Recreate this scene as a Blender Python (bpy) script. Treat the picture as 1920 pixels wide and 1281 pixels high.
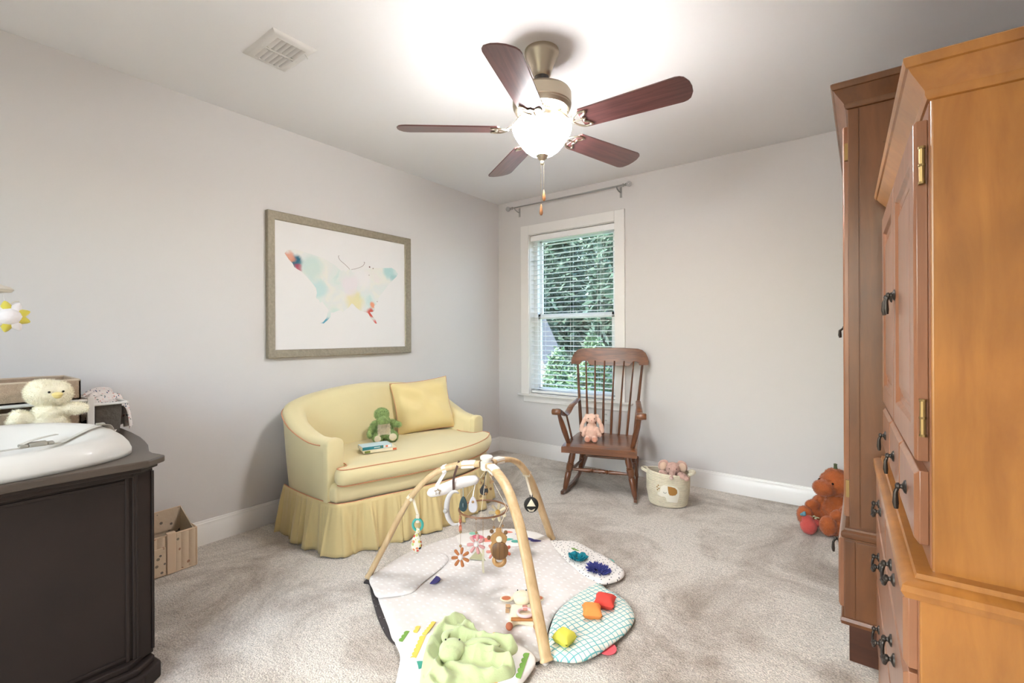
import bpy, bmesh, math, random
from mathutils import Vector, Matrix, noise
PI = math.pi
D = bpy.data
SC = bpy.context.scene
for o in list(D.objects): D.objects.remove(o)

# ------------------------------------------------------------------ camera
CAMX, CAMY, CAMH = 2.8969, 0.0, 1.1446
YB, HC, XR, YF = 3.6215, 2.4402, 3.56, -1.25      # back wall, ceiling, right wall, wall behind the camera
F_PX, YAW, Y0, ROLL = 871.78, 0.6466888, 627.83, 0.0043066
cam_d = D.cameras.new('camera'); cam = D.objects.new('camera', cam_d); SC.collection.objects.link(cam); SC.camera = cam
cam_d.sensor_width = 36.0; cam_d.lens = 36.0 * F_PX / 1920.0
cam_d.shift_y = -(640.5 - Y0) / 1920.0
cam_d.clip_start = 0.05
cam.matrix_world = (Matrix.Translation((CAMX, CAMY, CAMH)) @ Matrix.Rotation(YAW, 4, 'Z') @
                    Matrix.Rotation(PI / 2, 4, 'X') @ Matrix.Rotation(-ROLL, 4, 'Z'))

# ------------------------------------------------------------------ world, lights, exposure
SC.view_settings.view_transform = 'Standard'; SC.view_settings.look = 'None'
SC.view_settings.gamma = 1.0; SC.view_settings.use_curve_mapping = False
SC.view_settings.exposure = 0.41
w = D.worlds.new('sky'); SC.world = w; w.use_nodes = True
nt = w.node_tree; bg = nt.nodes['Background']
sky = nt.nodes.new('ShaderNodeTexSky'); sky.sky_type = 'NISHITA'; sky.sun_disc = False
sky.sun_elevation = math.radians(48); sky.sun_rotation = math.radians(200); sky.altitude = 100; sky.dust_density = 3.0
nt.links.new(sky.outputs[0], bg.inputs[0]); bg.inputs[1].default_value = 1.7

def area(name, loc, rot, sx, sy, power, col):
    l = D.lights.new(name, 'AREA'); l.shape = 'RECTANGLE'; l.size = sx; l.size_y = sy; l.energy = power; l.color = col
    o = D.objects.new(name, l); SC.collection.objects.link(o); o.location = loc; o.rotation_euler = rot
    return o
# fill lamp, added outside an unseen, added window behind the camera
area('rear_fill_light', (1.75, YF - 0.35, 1.45), (PI / 2, 0, 0), 2.7, 1.9, 11, (1.0, 0.985, 0.975))

# ------------------------------------------------------------------ material helpers
MATS = {}
def newmat(name):
    m = D.materials.new(name); m.use_nodes = True
    return m, m.node_tree, m.node_tree.nodes['Principled BSDF']
def srgb(r, g, b):
    f = lambda c: (c / 255 / 12.92) if c / 255 <= 0.04045 else ((c / 255 + 0.055) / 1.055) ** 2.4
    return (f(r), f(g), f(b), 1.0)
def mat(name, col, rough=0.6, metal=0.0, bump=0.0, bscale=50.0, coat=0.0, sheen=0.0, vary=0.0, vscale=4.0, spec=None, trans=0.0):
    if name in MATS: return MATS[name]
    m, t, p = newmat(name)
    p.inputs['Base Color'].default_value = col
    p.inputs['Roughness'].default_value = rough; p.inputs['Metallic'].default_value = metal
    p.inputs['Coat Weight'].default_value = coat; p.inputs['Sheen Weight'].default_value = sheen
    if spec is not None: p.inputs['Specular IOR Level'].default_value = spec
    if trans: p.inputs['Transmission Weight'].default_value = trans
    tc = t.nodes.new('ShaderNodeTexCoord')
    if vary:
        n = t.nodes.new('ShaderNodeTexNoise'); n.inputs['Scale'].default_value = vscale; n.inputs['Detail'].default_value = 5
        t.links.new(tc.outputs['Object'], n.inputs['Vector'])
        r = t.nodes.new('ShaderNodeValToRGB')
        a = [max(0, c * (1 - vary)) for c in col[:3]] + [1]; b = [min(1, c * (1 + vary)) for c in col[:3]] + [1]
        r.color_ramp.elements[0].position = 0.3; r.color_ramp.elements[0].color = a
        r.color_ramp.elements[1].position = 0.7; r.color_ramp.elements[1].color = b
        t.links.new(n.outputs['Fac'], r.inputs['Fac']); t.links.new(r.outputs['Color'], p.inputs['Base Color'])
    if bump:
        n = t.nodes.new('ShaderNodeTexNoise'); n.inputs['Scale'].default_value = bscale; n.inputs['Detail'].default_value = 3
        t.links.new(tc.outputs['Object'], n.inputs['Vector'])
        b = t.nodes.new('ShaderNodeBump'); b.inputs['Strength'].default_value = bump; b.inputs['Distance'].default_value = 0.01
        t.links.new(n.outputs['Fac'], b.inputs['Height']); t.links.new(b.outputs['Normal'], p.inputs['Normal'])
    MATS[name] = m
    return m
def wood(name, c1, c2, axis='Z', scale=6.0, stretch=0.08, rough=0.4, coat=0.2, knots=0.0, contrast=1.0, blotch=0.25):
    """wood whose grain runs along one object axis"""
    if name in MATS: return MATS[name]
    m, t, p = newmat(name); L = t.links
    tc = t.nodes.new('ShaderNodeTexCoord'); mp = t.nodes.new('ShaderNodeMapping')
    s = [scale] * 3; s['XYZ'.index(axis)] = scale * stretch; mp.inputs['Scale'].default_value = s
    L.new(tc.outputs['Object'], mp.inputs['Vector'])
    n = t.nodes.new('ShaderNodeTexNoise'); n.inputs['Scale'].default_value = 3; n.inputs['Detail'].default_value = 8; n.inputs['Roughness'].default_value = 0.62
    n.inputs['Distortion'].default_value = 0.5
    L.new(mp.outputs[0], n.inputs['Vector'])
    r = t.nodes.new('ShaderNodeValToRGB')
    r.color_ramp.elements[0].position = 0.5 - 0.22 / contrast; r.color_ramp.elements[0].color = c1
    r.color_ramp.elements[1].position = 0.5 + 0.22 / contrast; r.color_ramp.elements[1].color = c2
    L.new(n.outputs['Fac'], r.inputs['Fac']); last = r.outputs['Color']
    n2 = t.nodes.new('ShaderNodeTexNoise'); n2.inputs['Scale'].default_value = 3.2; n2.inputs['Detail'].default_value = 2
    L.new(tc.outputs['Object'], n2.inputs['Vector'])
    mr = t.nodes.new('ShaderNodeMapRange'); mr.inputs[1].default_value = 0.3; mr.inputs[2].default_value = 0.7
    mr.inputs[3].default_value = 1 - blotch; mr.inputs[4].default_value = 1 + blotch * 0.5
    L.new(n2.outputs['Fac'], mr.inputs[0])
    mx = t.nodes.new('ShaderNodeVectorMath'); mx.operation = 'SCALE'
    L.new(last, mx.inputs[0]); L.new(mr.outputs[0], mx.inputs['Scale']); last = mx.outputs[0]
    if knots:
        v = t.nodes.new('ShaderNodeTexVoronoi'); v.inputs['Scale'].default_value = 9
        nn = t.nodes.new('ShaderNodeTexNoise'); nn.inputs['Scale'].default_value = 30
        L.new(tc.outputs['Object'], v.inputs['Vector'])
        th = t.nodes.new('ShaderNodeMapRange'); th.inputs[1].default_value = 0.028; th.inputs[2].default_value = 0.05
        th.inputs[3].default_value = 1 - knots; th.inputs[4].default_value = 1.0
        L.new(v.outputs['Distance'], th.inputs[0])
        m2 = t.nodes.new('ShaderNodeVectorMath'); m2.operation = 'SCALE'
        L.new(last, m2.inputs[0]); L.new(th.outputs[0], m2.inputs['Scale']); last = m2.outputs[0]
    L.new(last, p.inputs['Base Color'])
    p.inputs['Roughness'].default_value = rough; p.inputs['Coat Weight'].default_value = coat; p.inputs['Coat Roughness'].default_value = 0.25
    b = t.nodes.new('ShaderNodeBump'); b.inputs['Strength'].default_value = 0.06; b.inputs['Distance'].default_value = 0.004
    L.new(n.outputs['Fac'], b.inputs['Height']); L.new(b.outputs['Normal'], p.inputs['Normal'])
    MATS[name] = m
    return m
def cells(name, base, dots, scale=60.0, size=0.25, rand=1.0, stretch=(1, 1, 1), rough=0.9, bump=0.25, multi=None, bs=14.0, flat=False):
    """fabric printed with spots; multi gives several spot colours"""
    if name in MATS: return MATS[name]
    m, t, p = newmat(name); L = t.links
    tc = t.nodes.new('ShaderNodeTexCoord'); mp = t.nodes.new('ShaderNodeMapping'); mp.inputs['Scale'].default_value = stretch
    L.new(tc.outputs['Object'], mp.inputs['Vector'])
    v = t.nodes.new('ShaderNodeTexVoronoi'); v.inputs['Scale'].default_value = scale; v.inputs['Randomness'].default_value = rand; v.voronoi_dimensions = '2D' if flat else '3D'
    L.new(mp.outputs[0], v.inputs['Vector'])
    th = t.nodes.new('ShaderNodeMapRange'); th.inputs[1].default_value = size * 0.92; th.inputs[2].default_value = size * 1.08
    th.inputs[3].default_value = 1; th.inputs[4].default_value = 0
    L.new(v.outputs['Distance'], th.inputs[0])
    mx = t.nodes.new('ShaderNodeMix'); mx.data_type = 'RGBA'
    mx.inputs['A'].default_value = base; mx.inputs['B'].default_value = dots
    if multi:
        sp = t.nodes.new('ShaderNodeSeparateColor'); L.new(v.outputs['Color'], sp.inputs[0])
        r = t.nodes.new('ShaderNodeValToRGB'); r.color_ramp.interpolation = 'CONSTANT'
        while len(r.color_ramp.elements) < len(multi): r.color_ramp.elements.new(0.5)
        for i, c in enumerate(multi):
            r.color_ramp.elements[i].position = i / len(multi); r.color_ramp.elements[i].color = c
        L.new(sp.outputs[0], r.inputs[0]); L.new(r.outputs[0], mx.inputs['B'])
    L.new(th.outputs[0], mx.inputs['Factor']); L.new(mx.outputs['Result'], p.inputs['Base Color'])
    p.inputs['Roughness'].default_value = rough
    n = t.nodes.new('ShaderNodeTexNoise'); n.inputs['Scale'].default_value = bs; n.inputs['Detail'].default_value = 3
    L.new(tc.outputs['Object'], n.inputs['Vector'])
    b = t.nodes.new('ShaderNodeBump'); b.inputs['Strength'].default_value = bump; b.inputs['Distance'].default_value = 0.02
    L.new(n.outputs['Fac'], b.inputs['Height']); L.new(b.outputs['Normal'], p.inputs['Normal'])
    MATS[name] = m
    return m

# ------------------------------------------------------------------ mesh helpers
class MB:
    def __init__(s): s.v = []; s.f = []; s.m = []; s.mi = 0
    def add(s, vs, fs, mi=None):
        b = len(s.v); s.v += [Vector(p) for p in vs]
        s.f += [tuple(b + i for i in f) for f in fs]; s.m += [s.mi if mi is None else mi] * len(fs)
        return s
    def box(s, a, b, mi=None):
        (x0, y0, z0), (x1, y1, z1) = a, b
        x0, x1 = min(x0, x1), max(x0, x1); y0, y1 = min(y0, y1), max(y0, y1); z0, z1 = min(z0, z1), max(z0, z1)
        return s.add([(x0, y0, z0), (x1, y0, z0), (x1, y1, z0), (x0, y1, z0), (x0, y0, z1), (x1, y0, z1), (x1, y1, z1), (x0, y1, z1)],
                     [(0, 3, 2, 1), (4, 5, 6, 7), (0, 1, 5, 4), (1, 2, 6, 5), (2, 3, 7, 6), (3, 0, 4, 7)], mi)
    def obox(s, c, ax, ay, az, mi=None):
        c, ax, ay, az = map(Vector, (c, ax, ay, az))
        P = [c + i * ax + j * ay + k * az for k in (-1, 1) for j, i in ((-1, -1), (-1, 1), (1, 1), (1, -1))]
        return s.add(P, [(0, 3, 2, 1), (4, 5, 6, 7), (0, 1, 5, 4), (1, 2, 6, 5), (2, 3, 7, 6), (3, 0, 4, 7)], mi)
    def grid(s, P, closed_u=False, closed_v=False, mi=None, caps=False):
        nu, nv = len(P), len(P[0]); b = []
        fs = []
        for i in range(nu - (0 if closed_u else 1)):
            for j in range(nv - (0 if closed_v else 1)):
                i2, j2 = (i + 1) % nu, (j + 1) % nv
                fs.append((i * nv + j, i2 * nv + j, i2 * nv + j2, i * nv + j2))
        if caps and closed_v:
            fs.append(tuple(range(nv))); fs.append(tuple((nu - 1) * nv + j for j in reversed(range(nv))))
        return s.add([p for r in P for p in r], fs, mi)
    def tube(s, pts, r, n=8, closed=False, mi=None, up=None, sy=1.0, caps=True):
        """tube along a path, r a number or one per point; sy flattens it"""
        pts = [Vector(p) for p in pts]; k = len(pts); rs = r if isinstance(r, (list, tuple)) else [r] * k
        P = []; prev = None
        for i, p in enumerate(pts):
            a = pts[(i - 1) % k] if (closed or i > 0) else p; b = pts[(i + 1) % k] if (closed or i < k - 1) else p
            d = (b - a)
            if d.length < 1e-9: d = Vector((0, 0, 1))
            d.normalize()
            if up is not None: u = Vector(up)
            elif prev is not None: u = prev
            else: u = Vector((0, 0, 1)) if abs(d.z) < 0.9 else Vector((1, 0, 0))
            x = u.cross(d)
            if x.length < 1e-6: x = Vector((1, 0, 0)).cross(d)
            x.normalize(); y = d.cross(x).normalized(); prev = y
            P.append([p + x * math.cos(2 * PI * j / n) * rs[i] + y * math.sin(2 * PI * j / n) * rs[i] * sy for j in range(n)])
        return s.grid(P, closed_u=closed, closed_v=True, mi=mi, caps=caps and not closed)
    def cyl(s, a, b, r0, r1=None, n=16, mi=None): return s.tube([a, b], [r0, r0 if r1 is None else r1], n, mi=mi)
    def lathe(s, prof, c=(0, 0, 0), n=32, mi=None, sx=1.0, sy=1.0, rot=0.0, ax=None, caps=True):
        """profile of (radius, height) turned about z (or about ax through c)"""
        c = Vector(c); P = []
        q = Vector((0, 0, 1)).rotation_difference(Vector(ax)) if ax is not None else None
        for r, z in prof:
            row = []
            for j in range(n):
                a = 2 * PI * j / n; x, y = r * math.cos(a) * sx, r * math.sin(a) * sy
                v = Vector((x * math.cos(rot) - y * math.sin(rot), x * math.sin(rot) + y * math.cos(rot), z))
                row.append(c + (q @ v if q else v))
            P.append(row)
        return s.grid(P, closed_v=True, mi=mi, caps=caps)
    def ball(s, c, r, n=12, mi=None, rot=None):
        c = Vector(c); rx, ry, rz = (r, r, r) if not isinstance(r, (tuple, list)) else r
        P = []
        for i in range(n // 2 + 1):
            t = PI * i / (n // 2); t = min(max(t, 0.02), PI - 0.02)
            row = []
            for j in range(n):
                a = 2 * PI * j / n
                v = Vector((rx * math.sin(t) * math.cos(a), ry * math.sin(t) * math.sin(a), -rz * math.cos(t)))
                if rot is not None: v = rot @ v
                row.append(c + v)
            P.append(row)
        return s.grid(P, closed_v=True, mi=mi, caps=True)
    def prism(s, poly, z0, z1, mi=None, side=None, T=None):
        """flat outline extruded from z0 to z1; T maps (x, y, z) to the place"""
        T = T or (lambda x, y, z: (x, y, z)); n = len(poly)
        A = sum(poly[i][0] * poly[(i + 1) % n][1] - poly[(i + 1) % n][0] * poly[i][1] for i in range(n))
        if A < 0: poly = poly[::-1]
        vs = [T(x, y, z0) for x, y in poly] + [T(x, y, z1) for x, y in poly]
        s.add(vs, [tuple(reversed(range(n))), tuple(range(n, 2 * n))], mi)
        b = len(s.v) - 2 * n
        for i in range(n):
            j = (i + 1) % n; s.f.append((b + i, b + j, b + n + j, b + n + i)); s.m.append((s.mi if mi is None else mi) if side is None else side)
        return s
    def moulding(s, prof, path, closed=False, mi=None):
        """profile of (outward offset, z) swept with mitres along a plan path; outward is to the right of travel"""
        P = []; k = len(path); path = [Vector((p[0], p[1])) for p in path]
        for i, p in enumerate(path):
            d0 = (p - path[i - 1]).normalized() if (closed or i > 0) else None
            d1 = (path[(i + 1) % k] - p).normalized() if (closed or i < k - 1) else None
            n0 = Vector((d0.y, -d0.x)) if d0 else None; n1 = Vector((d1.y, -d1.x)) if d1 else None
            if n0 and n1:
                m = (n0 + n1).normalized(); m = m / max(0.2, m.dot(n0))
            else: m = n0 or n1
            P.append([(p.x + m.x * o, p.y + m.y * o, z) for o, z in prof])
        return s.grid(P, closed_u=closed, closed_v=True, mi=mi, caps=not closed)
    def build(s, name, mats, parent=None, smooth=True, bevel=0.0, world=True, segs=2, angle=0.6, subsurf=0):
        me = D.meshes.new(name); vs = s.v
        if parent is not None and world:
            inv = MW[parent.name].inverted(); vs = [inv @ v for v in vs]
        me.from_pydata([tuple(v) for v in vs], [], s.f)
        for m in (mats if isinstance(mats, (list, tuple)) else [mats]): me.materials.append(m)
        for i, p in enumerate(me.polygons): p.material_index = s.m[i]
        bm = bmesh.new(); bm.from_mesh(me); bmesh.ops.recalc_face_normals(bm, faces=bm.faces)
        bm.to_mesh(me); bm.free()
        if smooth:
            for p in me.polygons: p.use_smooth = True
            me.set_sharp_from_angle(angle=angle)
        o = D.objects.new(name, me); SC.collection.objects.link(o)
        if parent is not None: o.parent = parent
        MW[o.name] = MW[parent.name].copy() if parent is not None else Matrix.Identity(4)
        if bevel:
            b = o.modifiers.new('bevel', 'BEVEL'); b.width = bevel; b.segments = segs; b.limit_method = 'ANGLE'; b.angle_limit = 0.7
            b.use_clamp_overlap = True
        if subsurf:
            b = o.modifiers.new('subsurf', 'SUBSURF'); b.levels = subsurf; b.render_levels = subsurf
        return o
MW = {}
def tag(o, label, cat, group=None):
    o['label'] = label; o['category'] = cat
    if group: o['group'] = group
    return o
def thing(name, label, cat, loc=(0, 0, 0), rz=0.0, group=None):
    o = D.objects.new(name, None); SC.collection.objects.link(o)
    o.empty_display_size = 0.05
    o.location = loc; o.rotation_euler = (0, 0, rz)
    MW[o.name] = Matrix.Translation(loc) @ Matrix.Rotation(rz, 4, 'Z')
    return tag(o, label, cat, group)
def struct(o): o['kind'] = 'structure'; return o
def origin_to(o, loc):
    loc = Vector(loc); me = o.data; me.transform(Matrix.Translation(-loc)); o.location = loc
    MW[o.name] = Matrix.Translation(loc); return o
def smoothpath(pts, n=8, closed=False):
    """Catmull-Rom through the points"""
    pts = [Vector(p) for p in pts]; k = len(pts); out = []
    for i in range(k if closed else k - 1):
        p0 = pts[(i - 1) % k] if (closed or i > 0) else pts[0]; p1 = pts[i]; p2 = pts[(i + 1) % k]
        p3 = pts[(i + 2) % k] if (closed or i + 2 < k) else pts[-1]
        for j in range(n):
            t = j / n
            out.append(0.5 * ((2 * p1) + (-p0 + p2) * t + (2 * p0 - 5 * p1 + 4 * p2 - p3) * t * t + (-p0 + 3 * p1 - 3 * p2 + p3) * t ** 3))
    if not closed: out.append(pts[-1])
    return out
def lerp(a, b, t): return a + (b - a) * t
def interp(tab, x):
    for (x0, y0), (x1, y1) in zip(tab, tab[1:]):
        if x <= x1: return y0 + (y1 - y0) * max(0, (x - x0)) / (x1 - x0)
    return tab[-1][1]
def fuse(name, mb, mats, parent, voxel=0.004, sm=6, disp=0.0, dscale=0.02, fur=0, flen=0.006, fw=0.0008, seed=1, slots=None, paint=None):
    """join overlapping rounded lumps into one continuous skin; optional short pile of hairs in the same mesh"""
    o = mb.build(name + '_tmp', mats, None)
    m = o.modifiers.new('r', 'REMESH'); m.mode = 'VOXEL'; m.voxel_size = voxel; m.use_smooth_shade = True
    m = o.modifiers.new('s', 'SMOOTH'); m.iterations = sm; m.factor = 0.5
    dg = bpy.context.evaluated_depsgraph_get(); me = D.meshes.new_from_object(o.evaluated_get(dg))
    D.objects.remove(o)
    rnd = random.Random(seed)
    if disp:
        for v in me.vertices:
            v.co += v.normal * disp * noise.noise(v.co / dscale)
    out = MB(); out.v = [v.co.copy() for v in me.vertices]; out.f = [tuple(p.vertices) for p in me.polygons]
    out.m = [(paint(p.center, p.normal) if paint else 0) for p in me.polygons]
    if fur:
        polys = me.polygons; areas = [p.area for p in polys]
        pick = rnd.choices(range(len(polys)), weights=areas, k=fur)
        for i in pick:
            p = polys[i]; vs = [me.vertices[j].co for j in p.vertices]
            a, b = rnd.random(), rnd.random()
            c = vs[0].lerp(vs[1], a).lerp(vs[2].lerp(vs[-1], 1 - a) if len(vs) > 3 else vs[2], b)
            n = p.normal; j = Vector((rnd.gauss(0, .5), rnd.gauss(0, .5), rnd.gauss(0, .5) - 0.35))
            d = (n + j * 0.75).normalized() * flen * rnd.uniform(.6, 1.2)
            t = n.cross(Vector((rnd.gauss(0, 1), rnd.gauss(0, 1), rnd.gauss(0, 1))))
            if t.length < 1e-4: continue
            t.normalize(); t *= fw
            out.add([c - n * .001 - t, c - n * .001 + t, c + d], [(0, 1, 2)], out.m[i])
    D.meshes.remove(me)
    r = out.build(name, mats, parent, smooth=True, angle=3.1)
    return r
def orient(d, roll=0.0):
    """rotation taking +z to direction d"""
    return Vector((0, 0, 1)).rotation_difference(Vector(d).normalized()).to_matrix()
# ------------------------------------------------------------------ common materials
M_wall = mat('wall_paint', srgb(212, 207, 204), 0.85, bump=0.03, bscale=160)
M_ceil = mat('ceiling_paint', srgb(238, 236, 236), 0.9, bump=0.03, bscale=120)
M_trim = mat('trim_white', srgb(232, 228, 224), 0.4, coat=0.15)
M_white = mat('white_plastic', srgb(235, 233, 230), 0.45)
def carpet():
    m, t, p = newmat('carpet'); L = t.links
    tc = t.nodes.new('ShaderNodeTexCoord')
    n1 = t.nodes.new('ShaderNodeTexNoise'); n1.inputs['Scale'].default_value = 1.7; n1.inputs['Detail'].default_value = 7; n1.inputs['Roughness'].default_value = 0.68; n1.inputs['Distortion'].default_value = 0.7
    n2 = t.nodes.new('ShaderNodeTexNoise'); n2.inputs['Scale'].default_value = 170; n2.inputs['Detail'].default_value = 3
    n3 = t.nodes.new('ShaderNodeTexNoise'); n3.inputs['Scale'].default_value = 60; n3.inputs['Detail'].default_value = 4
    for n in (n1, n2, n3): L.new(tc.outputs['Object'], n.inputs['Vector'])
    r = t.nodes.new('ShaderNodeValToRGB'); e = r.color_ramp.elements
    e[0].position = 0.36; e[0].color = srgb(170, 156, 142); e[1].position = 0.56; e[1].color = srgb(228, 219, 208)
    L.new(n1.outputs['Fac'], r.inputs['Fac'])
    m1 = t.nodes.new('ShaderNodeMapRange'); m1.inputs[1].default_value = 0.3; m1.inputs[2].default_value = 0.7; m1.inputs[3].default_value = 0.62; m1.inputs[4].default_value = 1.22
    L.new(n2.outputs['Fac'], m1.inputs[0])
    m2 = t.nodes.new('ShaderNodeMapRange'); m2.inputs[1].default_value = 0.3; m2.inputs[2].default_value = 0.7; m2.inputs[3].default_value = 0.86; m2.inputs[4].default_value = 1.1
    L.new(n3.outputs['Fac'], m2.inputs[0])
    mm = t.nodes.new('ShaderNodeMath'); mm.operation = 'MULTIPLY'; L.new(m1.outputs[0], mm.inputs[0]); L.new(m2.outputs[0], mm.inputs[1])
    v = t.nodes.new('ShaderNodeVectorMath'); v.operation = 'SCALE'; L.new(r.outputs['Color'], v.inputs[0]); L.new(mm.outputs[0], v.inputs['Scale'])
    L.new(v.outputs[0], p.inputs['Base Color']); p.inputs['Roughness'].default_value = 1.0; p.inputs['Sheen Weight'].default_value = 0.2
    p.inputs['Specular IOR Level'].default_value = 0.1
    ad = t.nodes.new('ShaderNodeMath'); ad.operation = 'ADD'; L.new(n2.outputs['Fac'], ad.inputs[0]); L.new(n3.outputs['Fac'], ad.inputs[1])
    b = t.nodes.new('ShaderNodeBump'); b.inputs['Strength'].default_value = 0.7; b.inputs['Distance'].default_value = 0.012
    L.new(ad.outputs[0], b.inputs['Height']); L.new(b.outputs['Normal'], p.inputs['Normal'])
    return m
M_carpet = carpet()
M_glass = D.materials.new('window_glass'); M_glass.use_nodes = True
_t = M_glass.node_tree; _t.nodes.clear()
_o = _t.nodes.new('ShaderNodeOutputMaterial'); _g = _t.nodes.new('ShaderNodeBsdfGlossy'); _g.inputs['Roughness'].default_value = 0.02
_tr = _t.nodes.new('ShaderNodeBsdfTransparent'); _tr.inputs[0].default_value = (0.93, 0.97, 0.95, 1); _mx = _t.nodes.new('ShaderNodeMixShader'); _mx.inputs[0].default_value = 0.06
_t.links.new(_tr.outputs[0], _mx.inputs[1]); _t.links.new(_g.outputs[0], _mx.inputs[2]); _t.links.new(_mx.outputs[0], _o.inputs[0])

# ------------------------------------------------------------------ room shell
T = 0.16
struct(MB().box((-T, YF - T, -0.1), (XR + T, YB + T, 0.0)).build('floor', M_carpet, smooth=False))
struct(MB().box((-T, YF - T, HC), (XR + T, YB + T, HC + 0.1)).build('ceiling', M_ceil, smooth=False))
struct(MB().box((-T, YF - T, 0), (0, YB + T, HC)).build('wall_left', M_wall, smooth=False))
struct(MB().box((XR, YF - T, 0), (XR + T, YB + T, HC)).build('wall_right', M_wall, smooth=False))
def wall_with_hole(name, y0, y1, hx0, hx1, hz0, hz1):
    b = MB()
    b.box((0, y0, 0), (hx0, y1, HC)); b.box((hx1, y0, 0), (XR, y1, HC))
    b.box((hx0, y0, 0), (hx1, y1, hz0)); b.box((hx0, y0, hz1), (hx1, y1, HC))
    return struct(b.build(name, M_wall, smooth=False))
WX0, WX1, WZ0, WZ1 = 0.372, 1.245, 0.585, 2.088
wall_with_hole('wall_back', YB, YB + T, WX0, WX1, WZ0, WZ1)
RX0, RX1, RZ0, RZ1 = 0.75, 2.75, 0.6, 2.15
wall_with_hole('wall_front', YF - T, YF, RX0, RX1, RZ0, RZ1)
BP = [(0, 0), (0.014, 0), (0.014, 0.098), (0.012, 0.102), (0.011, 0.118), (0.008, 0.121), (0.006, 0.131), (0, 0.132)]
struct(MB().moulding(BP, [(0, YF), (0, YB)]).build('baseboard_left', M_trim, angle=0.5))
struct(MB().moulding(BP, [(0.0, YB), (XR, YB)]).build('baseboard_back', M_trim, angle=0.5))
struct(MB().moulding(BP, [(XR, YB), (XR, YF)]).build('baseboard_right', M_trim, angle=0.5))

def window(name, X0, X1, Z0, Z1, yw, s, full=True):
    """double-hung window; s=+1 when outdoors is towards +y"""
    w = D.objects.new(name, None); SC.collection.objects.link(w); w.location = ((X0 + X1) / 2, yw, Z0); w['kind'] = 'structure'
    MW[w.name] = Matrix.Translation(w.location)
    c = 0.09; yi = yw - s * 0.016
    b = MB()
    b.box((X0 - c, yw, Z0 - 0.01), (X0, yi, Z1 + c)); b.box((X1, yw, Z0 - 0.01), (X1 + c, yi, Z1 + c)); b.box((X0, yw, Z1), (X1, yi, Z1 + c))
    b.build('casing', M_trim, w, bevel=0.003, smooth=False)
    MB().box((X0 - 0.115, yw + s * 0.05, Z0 - 0.018), (X1 + 0.155, yw - s * 0.045, Z0)).build('sill', M_trim, w, bevel=0.006)
    MB().box((X0 - 0.065, yw, Z0 - 0.075), (X1 + 0.12, yw - s * 0.014, Z0 - 0.018)).build('apron', M_trim, w, bevel=0.003)
    y0, y1 = yw + s * 0.075, yw + s * 0.15
    b = MB(); t = 0.045
    b.box((X0, y0, Z0), (X0 + t, y1, Z1)); b.box((X1 - t, y0, Z0), (X1, y1, Z1)); b.box((X0, y0, Z1 - t * 0.5), (X1, y1, Z1)); b.box((X0, y0, Z0), (X1, y1, Z0 + 0.02))
    b.build('window_frame', M_white, w, bevel=0.003, smooth=False)
    b = MB(); b.box((X0, yw, Z0), (X0 + 0.004, y0, Z1)); b.box((X1 - 0.004, yw, Z0), (X1, y0, Z1)); b.box((X0, yw, Z1 - 0.004), (X1, y0, Z1)); b.box((X0, yw, Z0), (X1, y0, Z0 + 0.004))
    b.build('jamb_liner', M_trim, w, smooth=False)
    zm = lerp(Z0, Z1, 0.485)
    for z0, z1, ya, yb in ((zm - 0.02, Z1 - 0.02, s * 0.115, s * 0.14), (Z0 + 0.02, zm + 0.025, s * 0.085, s * 0.11)):
        st = 0.034; a, d = X0 + t - 0.008, X1 - t + 0.008; ya += yw; yb += yw; b = MB()
        b.box((a, ya, z0), (a + st, yb, z1)); b.box((d - st, ya, z0), (d, yb, z1)); b.box((a, ya, z0), (d, yb, z0 + 0.04)); b.box((a, ya, z1 - 0.045), (d, yb, z1))
        o = b.build('sash', M_white, w, bevel=0.002, smooth=False)
        MB().box((a + st, (ya + yb) / 2 - 0.002, z0 + 0.04), (d - st, (ya + yb) / 2 + 0.002, z1 - 0.045)).build('pane', M_glass, o, smooth=False)
    return w
window('window_1', WX0, WX1, WZ0, WZ1, YB, 1)
window('added_window', RX0, RX1, RZ0, RZ1, YF, -1)  # unseen window, added so the fill lamp can shine in from behind

# horizontal blind in the window recess
bl = thing('window_blind', 'white slatted horizontal blind lowered over the window, slats tilted open', 'blind', (0.81, YB + 0.04, WZ1))
M_slat = mat('blind_slat', srgb(240, 239, 238), 0.5)
bx0, bx1, by = WX0 + 0.008, WX1 - 0.008, YB + 0.04
MB().box((bx0, by - 0.03, WZ1 - 0.062), (bx1, by + 0.028, WZ1 - 0.008)).build('headrail', M_slat, bl, bevel=0.004)
b = MB(); z = WZ0 + 0.052; n = 0
while z < WZ1 - 0.075:
    P = []
    for i in range(5):
        u = i / 4 - 0.5; P.append([(bx0 + 0.004, by + u * 0.048, z + 0.003 * (0.25 - u * u) * 4 + u * 0.001), (bx1 - 0.004, by + u * 0.048, z + 0.003 * (0.25 - u * u) * 4 + u * 0.001)])
    Q = [[(p[0], p[1], p[2] - 0.0028) for p in r] for r in P]
    b.grid([p for p in P] + [q for q in reversed(Q)], closed_u=True); z += 0.0448; n += 1
b.build('slats', M_slat, bl)
MB().box((bx0 + 0.003, by - 0.026, WZ0 + 0.012), (bx1 - 0.003, by + 0.026, WZ0 + 0.034)).build('bottom_rail', M_slat, bl, bevel=0.004)
M_cord = mat('cord_white', srgb(226, 224, 220), 0.8)
for x in (bx0 + 0.13, (bx0 + bx1) / 2, bx1 - 0.16):
    b = MB()
    for dy in (-0.0265, 0.0265): b.tube([(x, by + dy, WZ1 - 0.06), (x, by + dy, WZ0 + 0.03)], 0.0011, 5)
    b.build('ladder_cord', M_cord, bl)
M_dark = mat('dark_tassel', srgb(44, 44, 40), 0.5)
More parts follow.
